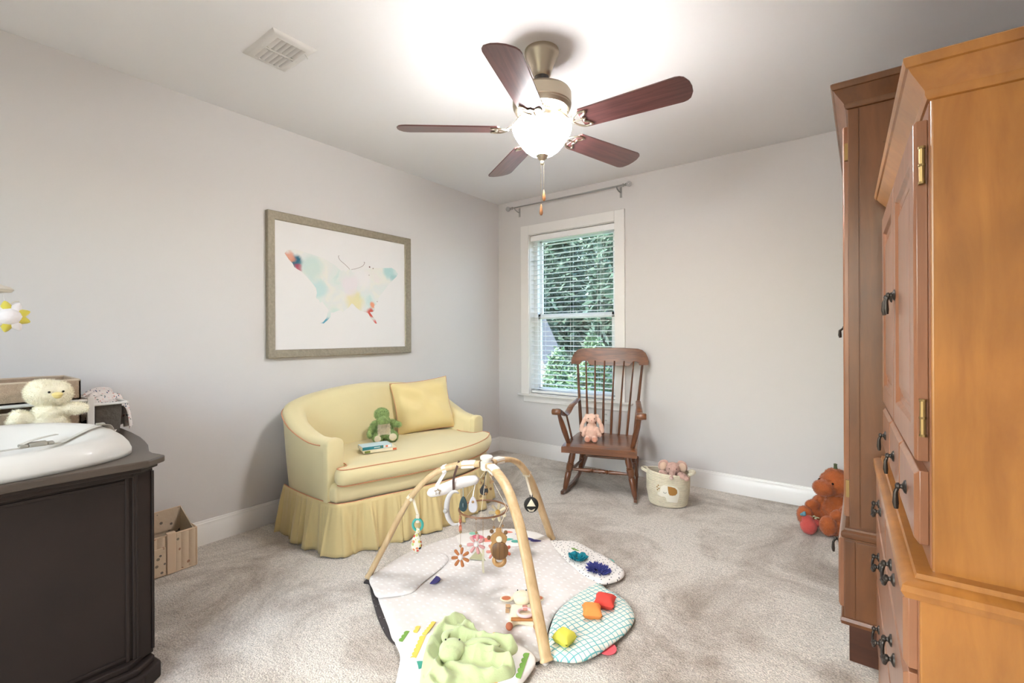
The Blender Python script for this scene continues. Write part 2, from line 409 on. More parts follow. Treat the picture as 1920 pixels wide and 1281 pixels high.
for dx, zz in ((0.0, 1.115), (0.016, 1.07)):
    c = MB().tube([(bx1 - 0.115 + dx, by - 0.034, WZ1 - 0.05), (bx1 - 0.115 + dx, by - 0.034, zz + 0.03)], 0.001, 5).build('pull_cord', M_cord, bl)
    MB().lathe([(0.002, 0.034), (0.005, 0.028), (0.009, 0.006), (0.009, 0.0)], (bx1 - 0.115 + dx, by - 0.034, zz), 10).build('tassel', M_dark, c)

# curtain rod
cr = thing('curtain_rod', 'slim silver curtain rod with clear ball ends above the window, no curtain', 'curtain rod', (0.79, YB, 2.35))
M_chrome = mat('brushed_nickel', srgb(170, 168, 164), 0.28, 1.0)
M_crystal = mat('clear_acrylic', srgb(240, 242, 244), 0.06, trans=0.85)
ry, rz = YB - 0.075, 2.352
MB().tube([(0.235, ry, rz), (0.75, ry, rz)], 0.0058, 10).tube([(0.74, ry, rz), (1.345, ry, rz)], 0.0075, 10).build('rod', M_chrome, cr)
for x, s in ((0.235, -1), (1.345, 1)):
    f = MB().lathe([(0.007, 0), (0.013, 0.004), (0.013, 0.01), (0.007, 0.014), (0.007, 0.024), (0.012, 0.028), (0.012, 0.033), (0.006, 0.036)], (x, ry, rz), 16, ax=(s, 0, 0)).build('finial_collar', M_chrome, cr)
    MB().ball((x + s * 0.057, ry, rz), 0.023, 16).build('finial_ball', M_crystal, f)
for x in (0.262, 1.3):
    b = MB().box((x - 0.009, YB - 0.004, rz - 0.075), (x + 0.009, YB, rz + 0.01))
    b.tube(smoothpath([(x, YB, rz - 0.03), (x, YB - 0.03, rz - 0.034), (x, ry, rz - 0.02), (x, ry - 0.012, rz - 0.002)], 5), 0.005, 8)
    b.build('bracket', M_chrome, cr)

# wall outlet behind the rocking chair
ol = MB().box((1.125, YB - 0.006, 0.385), (1.195, YB, 0.50)).build('wall_outlet', M_white, bevel=0.002)
tag(ol, 'white electrical outlet plate on the wall behind the rocking chair', 'outlet'); origin_to(ol, (1.16, YB, 0.44))
for z in (0.415, 0.466):
    b = MB().box((1.143, YB - 0.009, z - 0.013), (1.177, YB - 0.0055, z + 0.015)).build('receptacle', M_white, ol, bevel=0.003)
    MB().box((1.153, YB - 0.0098, z - 0.004), (1.156, YB - 0.0088, z + 0.007)).box((1.164, YB - 0.0098, z - 0.004), (1.167, YB - 0.0088, z + 0.007)).build('slot', M_dark, b, smooth=False)

# ceiling vent
vt = thing('ceiling_vent', 'white metal ceiling vent with two rows of angled louvres', 'vent', (0.782, 1.056, HC))
M_vent = mat('vent_white', srgb(222, 218, 214), 0.45); M_hole = mat('vent_inside', srgb(46, 44, 42), 0.8)
x0, x1, y0, y1 = 0.637, 0.925, 0.956, 1.156
b = MB()
P = [(x0, y0), (x1, y0), (x1, y1), (x0, y1)]
b.moulding([(0.0, HC), (-0.004, HC - 0.004), (-0.016, HC - 0.011), (-0.036, HC - 0.013), (-0.036, HC - 0.001)], [(x0, y0), (x1, y0), (x1, y1), (x0, y1)], closed=True)
b.box(((x0 + x1) / 2 - 0.007, y0 + 0.02, HC - 0.012), ((x0 + x1) / 2 + 0.007, y1 - 0.02, HC - 0.001))
b.build('vent_frame', M_vent, vt)
MB().box((x0 + 0.03, y0 + 0.03, HC - 0.0025), (x1 - 0.03, y1 - 0.03, HC - 0.0008)).build('backing', M_hole, vt, smooth=False)
for r in range(2):
    xa, xb2 = (x0 + 0.036, (x0 + x1) / 2 - 0.010) if r == 0 else ((x0 + x1) / 2 + 0.010, x1 - 0.036)
    for i in range(6):
        yc = lerp(y0 + 0.046, y1 - 0.046, i / 5)
        P = []
        for k in range(5):
            u = k / 4; P.append([(x, yc - 0.011 + 0.020 * u, HC - 0.004 - 0.011 * math.sin(u * PI * 0.5)) for x in (xa, xb2)])
        Q = [[(p[0] + 0.001, p[1], p[2] + 0.0012) for p in row] for row in P]
        MB().grid(P + Q[::-1], closed_u=True).build('louvre', M_vent, vt)
MB().tube([(0.87, y1 - 0.028, HC - 0.012), (0.87, y1 - 0.016, HC - 0.028)], 0.002, 6).build('damper_lever', M_vent, vt)

# ------------------------------------------------------------------ outdoors
M_leafA = mat('leaf_dark', srgb(56, 78, 64), 0.6, vary=0.4, vscale=3); M_leafB = mat('leaf_light', srgb(84, 112, 82), 0.6, vary=0.3, vscale=5)
M_bark = mat('bark', srgb(74, 60, 50), 0.9, bump=0.5, bscale=12)
M_grass = mat('lawn', srgb(88, 118, 66), 0.95, vary=0.25, vscale=2)
struct(MB().box((-20, YB + T + 0.05, -1.0), (8, 22, -0.75)).build('ground', M_grass, smooth=False))
def tree(name, label, cat, x, y, h, r, leaves, lm, seed, base=-0.75, trunk=0.09, group=None, lsz=0.1, low=0.1):
    rn = random.Random(seed); t = thing(name, label, cat, (x, y, base), 0, group)
    tb = MB().tube([(x, y, base), (x + 0.05, y, base + h * 0.5), (x, y, base + h * 0.96)], [trunk, trunk * 0.7, 0.01], 8)
    L = MB()
    nb = max(10, int(h * 7))
    for i in range(nb):
        u = lerp(low, 0.97, (i + 0.5) / nb); a = i * 2.4 + rn.random(); rr = r * (1 - u) ** 0.6 * (0.55 + 0.5 * rn.random()) + 0.05
        p0 = Vector((x, y, base + h * u)); p1 = p0 + Vector((math.cos(a) * rr, math.sin(a) * rr, -0.1 * rr + rn.uniform(-.1, .2)))
        tb.tube([p0, p0.lerp(p1, 0.5) + Vector((0, 0, 0.04)), p1], [0.02, 0.012, 0.003], 5)
    for i in range(leaves):
        u = rn.random() ** 1.15 * (0.98 - low) + low; a = rn.random() * 2 * PI; rr = r * (1 - u) ** 0.55 * (rn.random() ** 0.45) * (0.8 + 0.25 * math.sin(a * 5 + u * 20))
        c = Vector((x + math.cos(a) * rr, y + math.sin(a) * rr, base + h * u + rn.gauss(0, .05)))
        d = Vector((rn.gauss(0, 1), rn.gauss(0, 1), rn.gauss(0, .7))).normalized() * lsz * rn.uniform(.6, 1.4)
        n = d.cross(Vector((rn.gauss(0, 1), rn.gauss(0, 1), rn.gauss(0, 1)))).normalized() * lsz * 0.33
        L.add([c - d, c - n, c + d, c + n], [(0, 1, 2, 3)])
    L.build('foliage', lm, t, smooth=False); tb.build('trunk', M_bark, t)
    return t
for i, (x, y, h, r, lab) in enumerate([(-4.9, 12.6, 7.2, 1.45, 'tall dark evergreen outside, nearest the right side of the window'), (-7.9, 12.9, 7.6, 1.5, 'tall dark evergreen outside, middle of the row behind the blind'),
        (-6.6, 19.0, 14.0, 2.2, 'dark evergreen outside rising over the brick house'), (-2.3, 11.9, 7.2, 1.3, 'dark evergreen outside at the right edge of the window view'),
        (-2.4, 16.6, 10.0, 1.75, 'tallest evergreen farthest back behind the others outside'), (-10.6, 16.5, 9.5, 1.8, 'tall evergreen far back on the left outside the window'), (-3.9, 9.75, 3.4, 1.0, 'shorter evergreen outside just behind the gable')]):
    tree('evergreen_tree', lab, 'tree', x, y, h, r, 17000, M_leafA, 10 + i, group='evergreens outside the window', lsz=0.155, low=0.02)
for i, (x, y, h, r, lab) in enumerate([(0.02, 5.6, 1.85, 0.55, 'light green leafy bush outside low in the window, right one'), (-0.95, 6.3, 1.60, 0.62, 'light green leafy bush outside low in the window, in front of the brick house')]):
    tree('bush', lab, 'bush', x, y, h, r, 9000, M_leafB, 40 + i, trunk=0.03, group='bushes outside the window', lsz=0.045, low=0.02)
def brick():
    m, t, p = newmat('brick'); L = t.links
    tc = t.nodes.new('ShaderNodeTexCoord'); mp = t.nodes.new('ShaderNodeMapping'); mp.inputs['Rotation'].default_value = (PI / 2, 0, 0)
    L.new(tc.outputs['Object'], mp.inputs['Vector'])
    b = t.nodes.new('ShaderNodeTexBrick'); b.inputs['Scale'].default_value = 4.5; b.inputs['Color1'].default_value = srgb(150, 134, 138); b.inputs['Color2'].default_value = srgb(134, 118, 124); b.inputs['Mortar'].default_value = srgb(164, 156, 158)
    L.new(mp.outputs[0], b.inputs['Vector']); L.new(b.outputs['Color'], p.inputs['Base Color']); p.inputs['Roughness'].default_value = 0.9
    return m
hs = thing('brick_house', 'neighbouring grey brick house with sloping gable outside the window', 'house', (-4.0, 7.9, -0.75))
TT = lambda x, y, z: (x, z, y)
MB().prism([(-6.5, -0.75), (-1.90, -0.75), (-1.90, 0.25), (-2.90, 2.15), (-6.5, 2.15)], 7.6, 8.2, T=TT).build('gable_wall', brick(), hs, smooth=False)
MB().prism([(-1.82, 0.05), (-1.76, 0.14), (-2.90, 2.3), (-6.6, 2.3), (-6.6, 2.2), (-2.95, 2.2)], 7.5, 8.3, T=TT).build('roof_edge', mat('roof', srgb(92, 88, 90), 0.9), hs, smooth=False)
_s = D.lights.new('sun', 'SUN'); _s.energy = 2.5; _s.angle = 0.03; _s.color = (1, 0.96, 0.9)
_so = D.objects.new('sun', _s); SC.collection.objects.link(_so); _so.location = (-8, 5, 12); _so.rotation_euler = (0, math.radians(-48), 0)
# ------------------------------------------------------------------ picture on the left wall
def art_paper(): return mat('art_paper', srgb(223, 219, 217), 0.75)
def watercolour():
    m, t, p = newmat('watercolour'); L = t.links
    tc = t.nodes.new('ShaderNodeTexCoord')
    n = t.nodes.new('ShaderNodeTexNoise'); n.inputs['Scale'].default_value = 5.5; n.inputs['Detail'].default_value = 6; n.inputs['Distortion'].default_value = 0.8
    L.new(tc.outputs['Object'], n.inputs['Vector'])
    r = t.nodes.new('ShaderNodeValToRGB'); e = r.color_ramp.elements
    e[0].position = 0.30; e[0].color = srgb(190, 210, 206); e[1].position = 0.72; e[1].color = srgb(224, 214, 212)
    for q, c in ((0.42, srgb(212, 218, 212)), (0.52, srgb(216, 216, 213)), (0.6, srgb(222, 219, 210))):
        x = e.new(q); x.color = c
    L.new(n.outputs['Fac'], r.inputs['Fac']); last = r.outputs['Color']
    # blots of pigment: place (y, z relative to the picture), radius, colour, strength
    for (cy, cz, rad, col, k) in [(-0.385, 0.165, 0.055, srgb(30, 96, 120), 1.0), (-0.365, 0.125, 0.03, srgb(170, 60, 84), 0.9), (-0.435, 0.185, 0.05, srgb(212, 140, 110), 0.85),
            (-0.22, -0.01, 0.07, srgb(168, 206, 206), 0.6), (-0.10, -0.17, 0.06, srgb(186, 212, 204), 0.6), (-0.27, 0.13, 0.09, srgb(178, 206, 200), 0.6), (0.12, 0.10, 0.08, srgb(226, 220, 220), 0.8), (0.055, -0.07, 0.075, srgb(224, 208, 140), 0.7), (0.02, 0.03, 0.08, srgb(224, 212, 216), .8), (0.175, -0.15, 0.045, srgb(198, 62, 40), 0.95), (0.2, -0.08, 0.03, srgb(226, 120, 60), 0.8),
            (-0.15, -0.235, 0.05, srgb(44, 140, 170), 0.9), (0.22, -0.26, 0.06, srgb(206, 60, 60), 0.9), (0.36, 0.165, 0.06, srgb(160, 200, 198), 0.8), (-0.02, 0.165, 0.02, srgb(190, 120, 110), 0.8), (0.42, 0.12, 0.04, srgb(140, 186, 188), .7)]:
        v = t.nodes.new('ShaderNodeVectorMath'); v.operation = 'DISTANCE'; v.inputs[1].default_value = (0, cy * 0.9, cz * 0.9)
        ds = t.nodes.new('ShaderNodeMixRGB'); ds.inputs['Fac'].default_value = 0.10; L.new(tc.outputs['Object'], ds.inputs['Color1']); L.new(n.outputs['Color'], ds.inputs['Color2'])
        sep = t.nodes.new('ShaderNodeVectorMath'); sep.operation = 'MULTIPLY'; sep.inputs[1].default_value = (0, 1, 1)
        sb = t.nodes.new('ShaderNodeVectorMath'); sb.operation = 'SUBTRACT'; sb.inputs[1].default_value = (0.05, 0.05, 0.05)
        L.new(ds.outputs[0], sb.inputs[0]); L.new(sb.outputs[0], sep.inputs[0]); L.new(sep.outputs[0], v.inputs[0])
        mr = t.nodes.new('ShaderNodeMapRange'); mr.interpolation_type = 'SMOOTHSTEP'; mr.inputs[1].default_value = rad * 0.45; mr.inputs[2].default_value = rad * 1.1; mr.inputs[3].default_value = k; mr.inputs[4].default_value = 0
        L.new(v.outputs['Value'], mr.inputs[0])
        mx = t.nodes.new('ShaderNodeMixRGB'); mx.inputs['Color2'].default_value = col; L.new(last, mx.inputs['Color1']); L.new(mr.outputs[0], mx.inputs['Fac']); last = mx.outputs[0]
    L.new(last, p.inputs['Base Color']); p.inputs['Roughness'].default_value = 0.75
    return m
PC = Vector((0.0, 1.909, 1.459))
pic = thing('framed_picture', 'large framed watercolour butterfly in a distressed silver frame above the sofa', 'picture', PC)
y0, y1, z0, z1 = 1.353, 2.465, 1.007, 1.909
fr = MB(); prof = [(-0.05, 0.006), (-0.05, 0.016), (-0.046, 0.022), (-0.036, 0.024), (-0.02, 0.030), (-0.004, 0.034), (0.0, 0.032), (0.0, 0.0)]
path = [(y0, z0), (y1, z0), (y1, z1), (y0, z1)]
P = []
for i, p in enumerate(path):
    c = Vector(((y0 + y1) / 2, (z0 + z1) / 2)); sx = 1 if p[0] > c.x else -1; sz = 1 if p[1] > c.y else -1
    P.append([(h + 0.001, p[0] + sx * o, p[1] + sz * o) for o, h in prof])
fr.grid(P, closed_u=True, closed_v=True)
M_frame = mat('silver_leaf_frame', srgb(156, 146, 128), 0.4, 0.6, bump=0.3, bscale=90, vary=0.12, vscale=60)
fr.build('frame', M_frame, pic, angle=0.35)
MB().box((0.001, y0 + 0.03, z0 + 0.03), (0.0145, y1 - 0.03, z1 - 0.03)).build('print', art_paper(), pic, smooth=False)
# butterfly outline (pixels of the photograph turned into metres on the wall beforehand)
BF = [(1.464, 1.66), (1.478, 1.682), (1.52, 1.694), (1.565, 1.690), (1.64, 1.678), (1.70, 1.668), (1.757, 1.650), (1.805, 1.628), (1.845, 1.600), (1.862, 1.592), (1.875, 1.598), (1.897, 1.590), (1.907, 1.603), (1.922, 1.612), (1.94, 1.605), (1.945, 1.590), (1.965, 1.592), (2.0, 1.604),
      (2.06, 1.628), (2.12, 1.642), (2.17, 1.648), (2.24, 1.654), (2.29, 1.661), (2.325, 1.648), (2.35, 1.622), (2.335, 1.598), (2.30, 1.568), (2.26, 1.53), (2.225, 1.49), (2.19, 1.45), (2.168, 1.425), (2.165, 1.395), (2.148, 1.40), (2.15, 1.372), (2.128, 1.362), (2.135, 1.33), (2.115, 1.318), (2.09, 1.315),
      (2.115, 1.285), (2.14, 1.258), (2.152, 1.232), (2.14, 1.232), (2.105, 1.265), (2.075, 1.308), (2.04, 1.316), (2.01, 1.322), (1.975, 1.345), (1.955, 1.365), (1.94, 1.372), (1.915, 1.34), (1.888, 1.322), (1.868, 1.306), (1.862, 1.318), (1.835, 1.316), (1.80, 1.302), (1.778, 1.30), (1.775, 1.27), (1.755, 1.25), (1.725, 1.225), (1.69, 1.226),
      (1.722, 1.236), (1.745, 1.262), (1.752, 1.292), (1.762, 1.316), (1.738, 1.345), (1.715, 1.372), (1.70, 1.362), (1.692, 1.382), (1.672, 1.392), (1.678, 1.428), (1.672, 1.458), (1.645, 1.49), (1.61, 1.525), (1.575, 1.556), (1.54, 1.572), (1.525, 1.58), (1.515, 1.602), (1.49, 1.625)]
b = MB().prism(BF, 0.0146, 0.0152, T=lambda x, y, z: (z, x, y))
b.build('butterfly_painting', watercolour(), pic, smooth=False)
b = MB()
M_ink = mat('pencil_brown', srgb(120, 90, 84), 0.8)
for pts in ([(1.925, 1.61), (1.895, 1.635), (1.85, 1.665), (1.837, 1.688), (1.843, 1.696)], [(1.938, 1.61), (1.98, 1.622), (2.03, 1.645), (2.048, 1.672), (2.04, 1.676)]):
    MB().tube(smoothpath([(0.015, y, z) for y, z in pts], 6), 0.0012, 5).build('antenna', M_ink, pic)
for y, z, r in ((2.09, 1.645, .006), (2.12, 1.638, .004), (2.085, 1.585, .003), (2.155, 1.395, .003)): MB().lathe([(r, 0.0), (r, 0.0006)], (0.0152, y, z), 8, ax=(1, 0, 0)).build('paint_spot', M_ink, pic)

# ------------------------------------------------------------------ sofa
M_yel = mat('yellow_cotton', srgb(220, 204, 156), 0.85, bump=0.12, bscale=9, sheen=0.2, vary=0.03, vscale=3)
M_yskirt = mat('yellow_cotton_skirt', srgb(214, 192, 136), 0.85, bump=0.08, bscale=30, sheen=0.2)
M_pipe = mat('coral_piping', srgb(210, 146, 108), 0.8)
sofa = thing('sofa', 'small yellow cotton loveseat with coral piping and gathered skirt against the left wall', 'sofa', (0.45, 1.97, 0))
# shell: one padded wall sweeping from arm to back to arm
ctrl = [(0.635, 1.400), (0.50, 1.402), (0.36, 1.404), (0.26, 1.413), (0.185, 1.445), (0.145, 1.52), (0.135, 1.64), (0.132, 1.80), (0.13, 1.97), (0.132, 2.14), (0.135, 2.30), (0.145, 2.42), (0.185, 2.50), (0.26, 2.535), (0.36, 2.545), (0.50, 2.548), (0.60, 2.55)]
hts = [0.595, 0.597, 0.637, 0.690, 0.735, 0.765, 0.788, 0.806, 0.812, 0.806, 0.79, 0.765, 0.73, 0.685, 0.632, 0.575, 0.555]
path = smoothpath([(x, y, h) for (x, y), h in zip(ctrl, hts)], 6)
P = []; pipeline = []; low = []; N = len(path)
for i, p in enumerate(path):
    a = path[max(0, i - 1)]; c = path[min(N - 1, i + 1)]; d = Vector((c.x - a.x, c.y - a.y, 0)).normalized(); n = Vector((-d.y, d.x, 0)) * -1   # outward
    if n.dot(Vector((p.x - 0.6, p.y - 1.97, 0))) < 0: n = -n
    u = min(i, N - 1 - i) / (N / 2); q = min(1, u / 0.3); q2 = min(1, u / 0.12)
    t = 0.046 + 0.006 * q; H = p.z; fl = 0.030 * q + 0.0          # flare of the outer side towards the top
    sec = [(0.040, 0.262), (0.040 + fl * 0.4, H * 0.55), (0.042 + fl * 0.9, H - 0.07), (0.044 + fl, H - 0.032), (0.036 + fl, H - 0.012), (0.018 + fl * .6, H), (-0.012, H), (-0.034, H - 0.012), (-t, H - 0.045), (-t - 0.006 - 0.02 * q, H * 0.72 + 0.02), (-t - 0.02 - 0.05 * q, 0.42), (-t - 0.03 - 0.05 * q, 0.262)]
    P.append([Vector((p.x, p.y, 0)) + n * o + Vector((0, 0, z)) for o, z in sec])
    pipeline.append(P[-1][3].copy() + n * 0.003); low.append(P[-1][0].copy() + n * 0.003)
for e, dr in ((0, 1), (-1, -1)):     # round the arm fronts
    base = P[e]; c = sum(base, Vector()) / len(base); fwd = Vector((1, 0, 0)); extra = []
    for k, (sc, off) in enumerate(((0.985, 0.012), (0.93, 0.020), (0.8, 0.024))):
        extra.append([c + (v - c) * sc + fwd * off if True else v for v in base])
        for v, o in zip(extra[-1], base): v.z = o.z if o.z < 0.3 else v.z
    if e == 0: P = extra[::-1] + P
    else: P = P + extra
MB().grid(P, closed_v=True, caps=True).build('back_and_arms', M_yel, sofa, angle=1.2)
b = MB().tube(pipeline[2:-2], 0.0028, 6)
b.tube([P[3][0] + Vector((.022, 0, .02)), P[3][2] + Vector((.022, 0.0, 0)), P[3][3] + Vector((.02, 0, 0))], 0.003, 6) if False else None
b.build('piping', M_pipe, sofa)
# arm-front panels
for yc, z1 in ((1.402, 0.597), (2.55, 0.557)):
    b = MB(); R = []
    pr = []
    for k in range(13):
        a = PI * k / 12; pr.append((0.050 * math.cos(a), z1 - 0.028 + 0.030 * math.sin(a)))
    pr = [(0.050, 0.268)] + pr + [(-0.050, 0.268)]
    for dx, sc in ((0.0, 1.0), (0.028, 1.0), (0.034, 0.95), (0.036, 0.86)):
        R.append([(0.628 + dx, yc + y * sc, (z - 0.43) * (1 - (1 - sc) * 0.35) + 0.43) for y, z in pr])
    b.grid(R, closed_v=True, caps=True); b.build('arm_front', M_yel, sofa, angle=1.0)
front = [(0.60, 1.372), (0.70, 1.372), (0.745, 1.392), (0.775, 1.45), (0.80, 1.55), (0.85, 1.70), (0.885, 1.84), (0.915, 2.0), (0.92, 2.13), (0.905, 2.26), (0.868, 2.39), (0.82, 2.48), (0.77, 2.535), (0.70, 2.565), (0.60, 2.57)]
def slab(poly, z0, z1, bulge, mat_, name, round_=0.02, crown=0.0, inset=0.0):
    """upholstered slab: rounded edges, slightly crowned top"""
    pts = smoothpath([(x, y, 0) for x, y in poly], 4, closed=True); c = sum(pts, Vector()) / len(pts); rows = []
    H = z1 - z0
    nn = []
    for i, p in enumerate(pts):
        a, q = pts[i - 1], pts[(i + 1) % len(pts)]; d = (q - a).normalized(); n = Vector((d.y, -d.x, 0))
        if n.dot(p - c) < 0: n = -n
        nn.append(n)
    for o, z in ((-round_, z0), (-round_ * .3, z0 + round_ * .35), (bulge * .6, z0 + H * .25), (bulge, z0 + H * .5), (bulge * .6, z0 + H * .75), (-round_ * .3, z1 - round_ * .3), (-round_, z1)):
        rows.append([p + n * o + Vector((0, 0, z)) for p, n in zip(pts, nn)])
    for k in range(1, 7):
        s = 1 - k / 7; rows.append([c + (p + n * -round_ - c) * s + Vector((0, 0, z1 + crown * (1 - s * s))) for p, n in zip(pts, nn)])
    b = MB().grid(rows, closed_v=True, caps=True); o = b.build(name, mat_, sofa, angle=1.5)
    edge = [[p + n * (-round_ * .35) + Vector((0, 0, z)) for p, n in zip(pts, nn)] for z in (z1 - round_ * .12, z0 + round_ * .12)]
    return o, edge
deckpoly = [(x - 0.03 if x > 0.7 else x, y) for x, y in front]
o, e = slab([(0.24, 1.46), (0.40, 1.43), (0.54, 1.40)] + deckpoly + [(0.54, 2.54), (0.40, 2.51), (0.24, 2.49)], 0.262, 0.365, 0.006, M_yel, 'seat_deck', 0.02)
cp = [(0.23, 1.47), (0.56, 1.47), (0.675, 1.452), (0.69, 1.385), (0.745, 1.388), (0.772, 1.45), (0.80, 1.55), (0.85, 1.70), (0.885, 1.84), (0.918, 2.0), (0.925, 2.13), (0.912, 2.26), (0.87, 2.40), (0.82, 2.49), (0.765, 2.555), (0.69, 2.562), (0.675, 2.49), (0.56, 2.482), (0.23, 2.47)]
o, e = slab(cp, 0.358, 0.448, 0.008, M_yel, 'seat_cushion', 0.02, crown=0.012)
MB().tube(e[0], 0.0028, 6, closed=True).tube(e[1], 0.0028, 6, closed=True).build('cushion_piping', M_pipe, o)
# skirt piping line and the gathered skirt
lo = [(0.17, 1.378), (0.30, 1.362), (0.55, 1.354)] + [(x - 0.022 if x > 0.7 else x, y) for x, y in front[1:-1]] + [(0.55, 2.60), (0.30, 2.59), (0.17, 2.575)]
lp = smoothpath([(x, y, 0.268) for x, y in lo], 10)
MB().tube(lp, 0.0032, 6).build('skirt_piping', M_pipe, sofa)
def resample(pts, step):
    out = [pts[0].copy()]; acc = 0
    for a, c in zip(pts, pts[1:]):
        L = (c - a).length; s = step - acc
        while s <= L: out.append(a.lerp(c, s / L)); s += step
        acc = (acc + L) % step if L else acc
    return out
rp = resample(lp, 0.006); rn = random.Random(5); n = len(rp); ph = 0; phs = []; amp = 1; amps = []
for i in range(n):
    ph += 0.006 / (0.0105 + 0.0065 * noise.noise(Vector((i * 0.035, 3.3, 0)))); phs.append(ph); amps.append(0.75 + 0.6 * noise.noise(Vector((i * 0.05, 9.1, 0))))
rows = []
for k in range(15):
    v = k / 14; z = lerp(0.268, 0.006, v); row = []
    for i, p in enumerate(rp):
        a = rp[max(0, i - 1)]; c = rp[min(n - 1, i + 1)]; d = (c - a).normalized(); nr = Vector((d.y, -d.x, 0))
        if nr.dot(p - Vector((0.45, 1.97, 0.268))) < 0: nr = -nr
        f1 = math.sin(phs[i]) * 0.5 + 0.5 * math.sin(phs[i] * 0.53 + 1.3)
        f2 = math.sin(phs[i] * 0.37 + 0.4 + 1.2 * noise.noise(Vector((i * 0.02, 5, v))))
        off = 0.004 + 0.032 * v ** 0.8 + amps[i] * (0.006 * (1 - v) + 0.022 * v) * f1 * min(1, v * 3 + .3) + 0.0035 * math.sin(phs[i] * 2.3 + 2 * f2) * min(1, v * 4) * (1 - 0.5 * v) + 0.018 * v * f2
        sl = 0.016 * v * math.cos(phs[i] * 0.53)
        row.append(Vector((p.x, p.y, z + 0.004 * v * f2)) + nr * off + d * sl)
    rows.append(row)
sk = MB().grid(rows).build('gathered_skirt', M_yskirt, sofa, angle=3.1)
m = sk.modifiers.new('solid', 'SOLIDIFY'); m.thickness = 0.003

# throw pillow
def pillow_mesh(W, H, Dp, R, C, pinch=0.05, n=18, wr=0.004, seed=0):
    """square cushion with pointed corners; R columns are width, height, thickness axes"""
    rows = {1: [], -1: []}
    def pt(u, v, s):
        uu, vv = u * 2 - 1, v * 2 - 1
        e = (1 - uu ** 4) * (1 - vv ** 4); e = max(0, e) ** 0.5
        px = uu * W / 2 * (1 - pinch * (1 - vv * vv)); py = vv * H / 2 * (1 - pinch * (1 - uu * uu))
        w = wr * noise.noise(Vector((uu * 2.2 + seed, vv * 2.2, s))) * 2 * e + wr * 1.2 * math.sin((uu + vv) * 5 + 3 * noise.noise(Vector((uu, vv, seed)))) * e * 0.5
        return C + R @ Vector((px, py, s * (Dp / 2 * e + w)))
    b = MB()
    for s in (1, -1): b.grid([[pt(i / n, j / n, s) for j in range(n + 1)] for i in range(n + 1)])
    edge = [pt(i / n, 0, 1) for i in range(n)] + [pt(1, i / n, 1) for i in range(n)] + [pt(1 - i / n, 1, 1) for i in range(n)] + [pt(0, 1 - i / n, 1) for i in range(n)]
    return b, edge
nrm = Vector((0.86, -0.40, 0.30)).normalized(); up = Vector((0, 0, 1)); wx = up.cross(nrm).normalized(); uy = nrm.cross(wx)
rot = Matrix((wx, uy, nrm)).transposed() @ Matrix.Rotation(math.radians(5), 3, 'Z')
M_pil = mat('pillow_yellow', srgb(224, 202, 144), 0.85, bump=0.15, bscale=14, sheen=0.2)
pb, edge = pillow_mesh(0.43, 0.385, 0.17, rot, Vector((0.335, 2.315, 0.632)), wr=0.012, pinch=0.07, n=26)
pl = pb.build('throw_pillow', M_pil, angle=3.1); origin_to(pl, (0.335, 2.315, 0.45))
tag(pl, 'square yellow throw pillow with coral piping leaning in the right corner of the sofa', 'pillow')
MB().tube(edge, 0.0026, 6, closed=True).build('piping', M_pipe, pl)

# books on the sofa
def book(name, label, c, rz, z, sx, sy, t, cov, extra):
    th = thing(name, label, 'book', (c[0], c[1], z), rz, 'books on the sofa seat')
    b = MB(); b.box((-sx / 2, -sy / 2, 0), (sx / 2, sy / 2, 0.002)).box((-sx / 2, -sy / 2, t - 0.002), (sx / 2, sy / 2, t)).box((-sx / 2, -sy / 2, 0), (-sx / 2 + 0.002, sy / 2, t))
    b.box((sx / 2 - 0.0015, -sy / 2, 0), (sx / 2, sy / 2, t))
    b.build('cover', cov, th, world=False, bevel=0.0006)
    MB().box((-sx / 2 + 0.002, -sy / 2 + 0.002, 0.002), (sx / 2 - 0.002, sy / 2 - 0.002, t - 0.002)).build('pages', mat('book_pages', srgb(236, 230, 216), 0.9), th, world=False, smooth=False)
    for j, (y0_, y1_, z0_, z1_, m_, *up_) in enumerate(extra):
        MB().box((sx / 2 - 0.001, y0_, z0_), (sx / 2 + 0.0006 * (1 + len(up_)), y1_, z1_)).build('spine_print', m_, th, world=False, smooth=False)
    return th
M_teal = mat('book_teal', srgb(38, 128, 140), 0.4); M_cream = mat('book_cream', srgb(238, 224, 190), 0.5)
M_org = mat('print_orange', srgb(214, 110, 70), 0.5); M_grn = mat('print_green', srgb(120, 130, 50), 0.5); M_wht = mat('print_white', srgb(240, 238, 230), 0.5)
M_lb = mat('book_blue', srgb(196, 214, 216), 0.5)
ba = math.radians(-23)
book('hardback_book', 'cream-spined picture book lying on the sofa seat, bottom of the two', (0.580, 1.735), ba, 0.4605, 0.12, 0.195, 0.016, M_cream,
     [(-0.092, -0.06, 0.002, 0.014, M_grn), (0.072, 0.094, 0.002, 0.014, M_org)])
book('hardback_book', 'teal-spined picture book lying on top of the cream book on the sofa', (0.568, 1.722), ba + 0.05, 0.4768, 0.10, 0.175, 0.018, M_lb,
     [(-0.0872, 0.0345, 0.0005, 0.0175, M_teal), (0.035, 0.082, 0.002, 0.016, M_wht), (0.0485, 0.0615, 0.004, 0.014, M_org, 1), (-0.02, 0.015, 0.007, 0.011, M_wht, 1), (0.02, 0.027, 0.004, 0.014, M_grn, 1)])
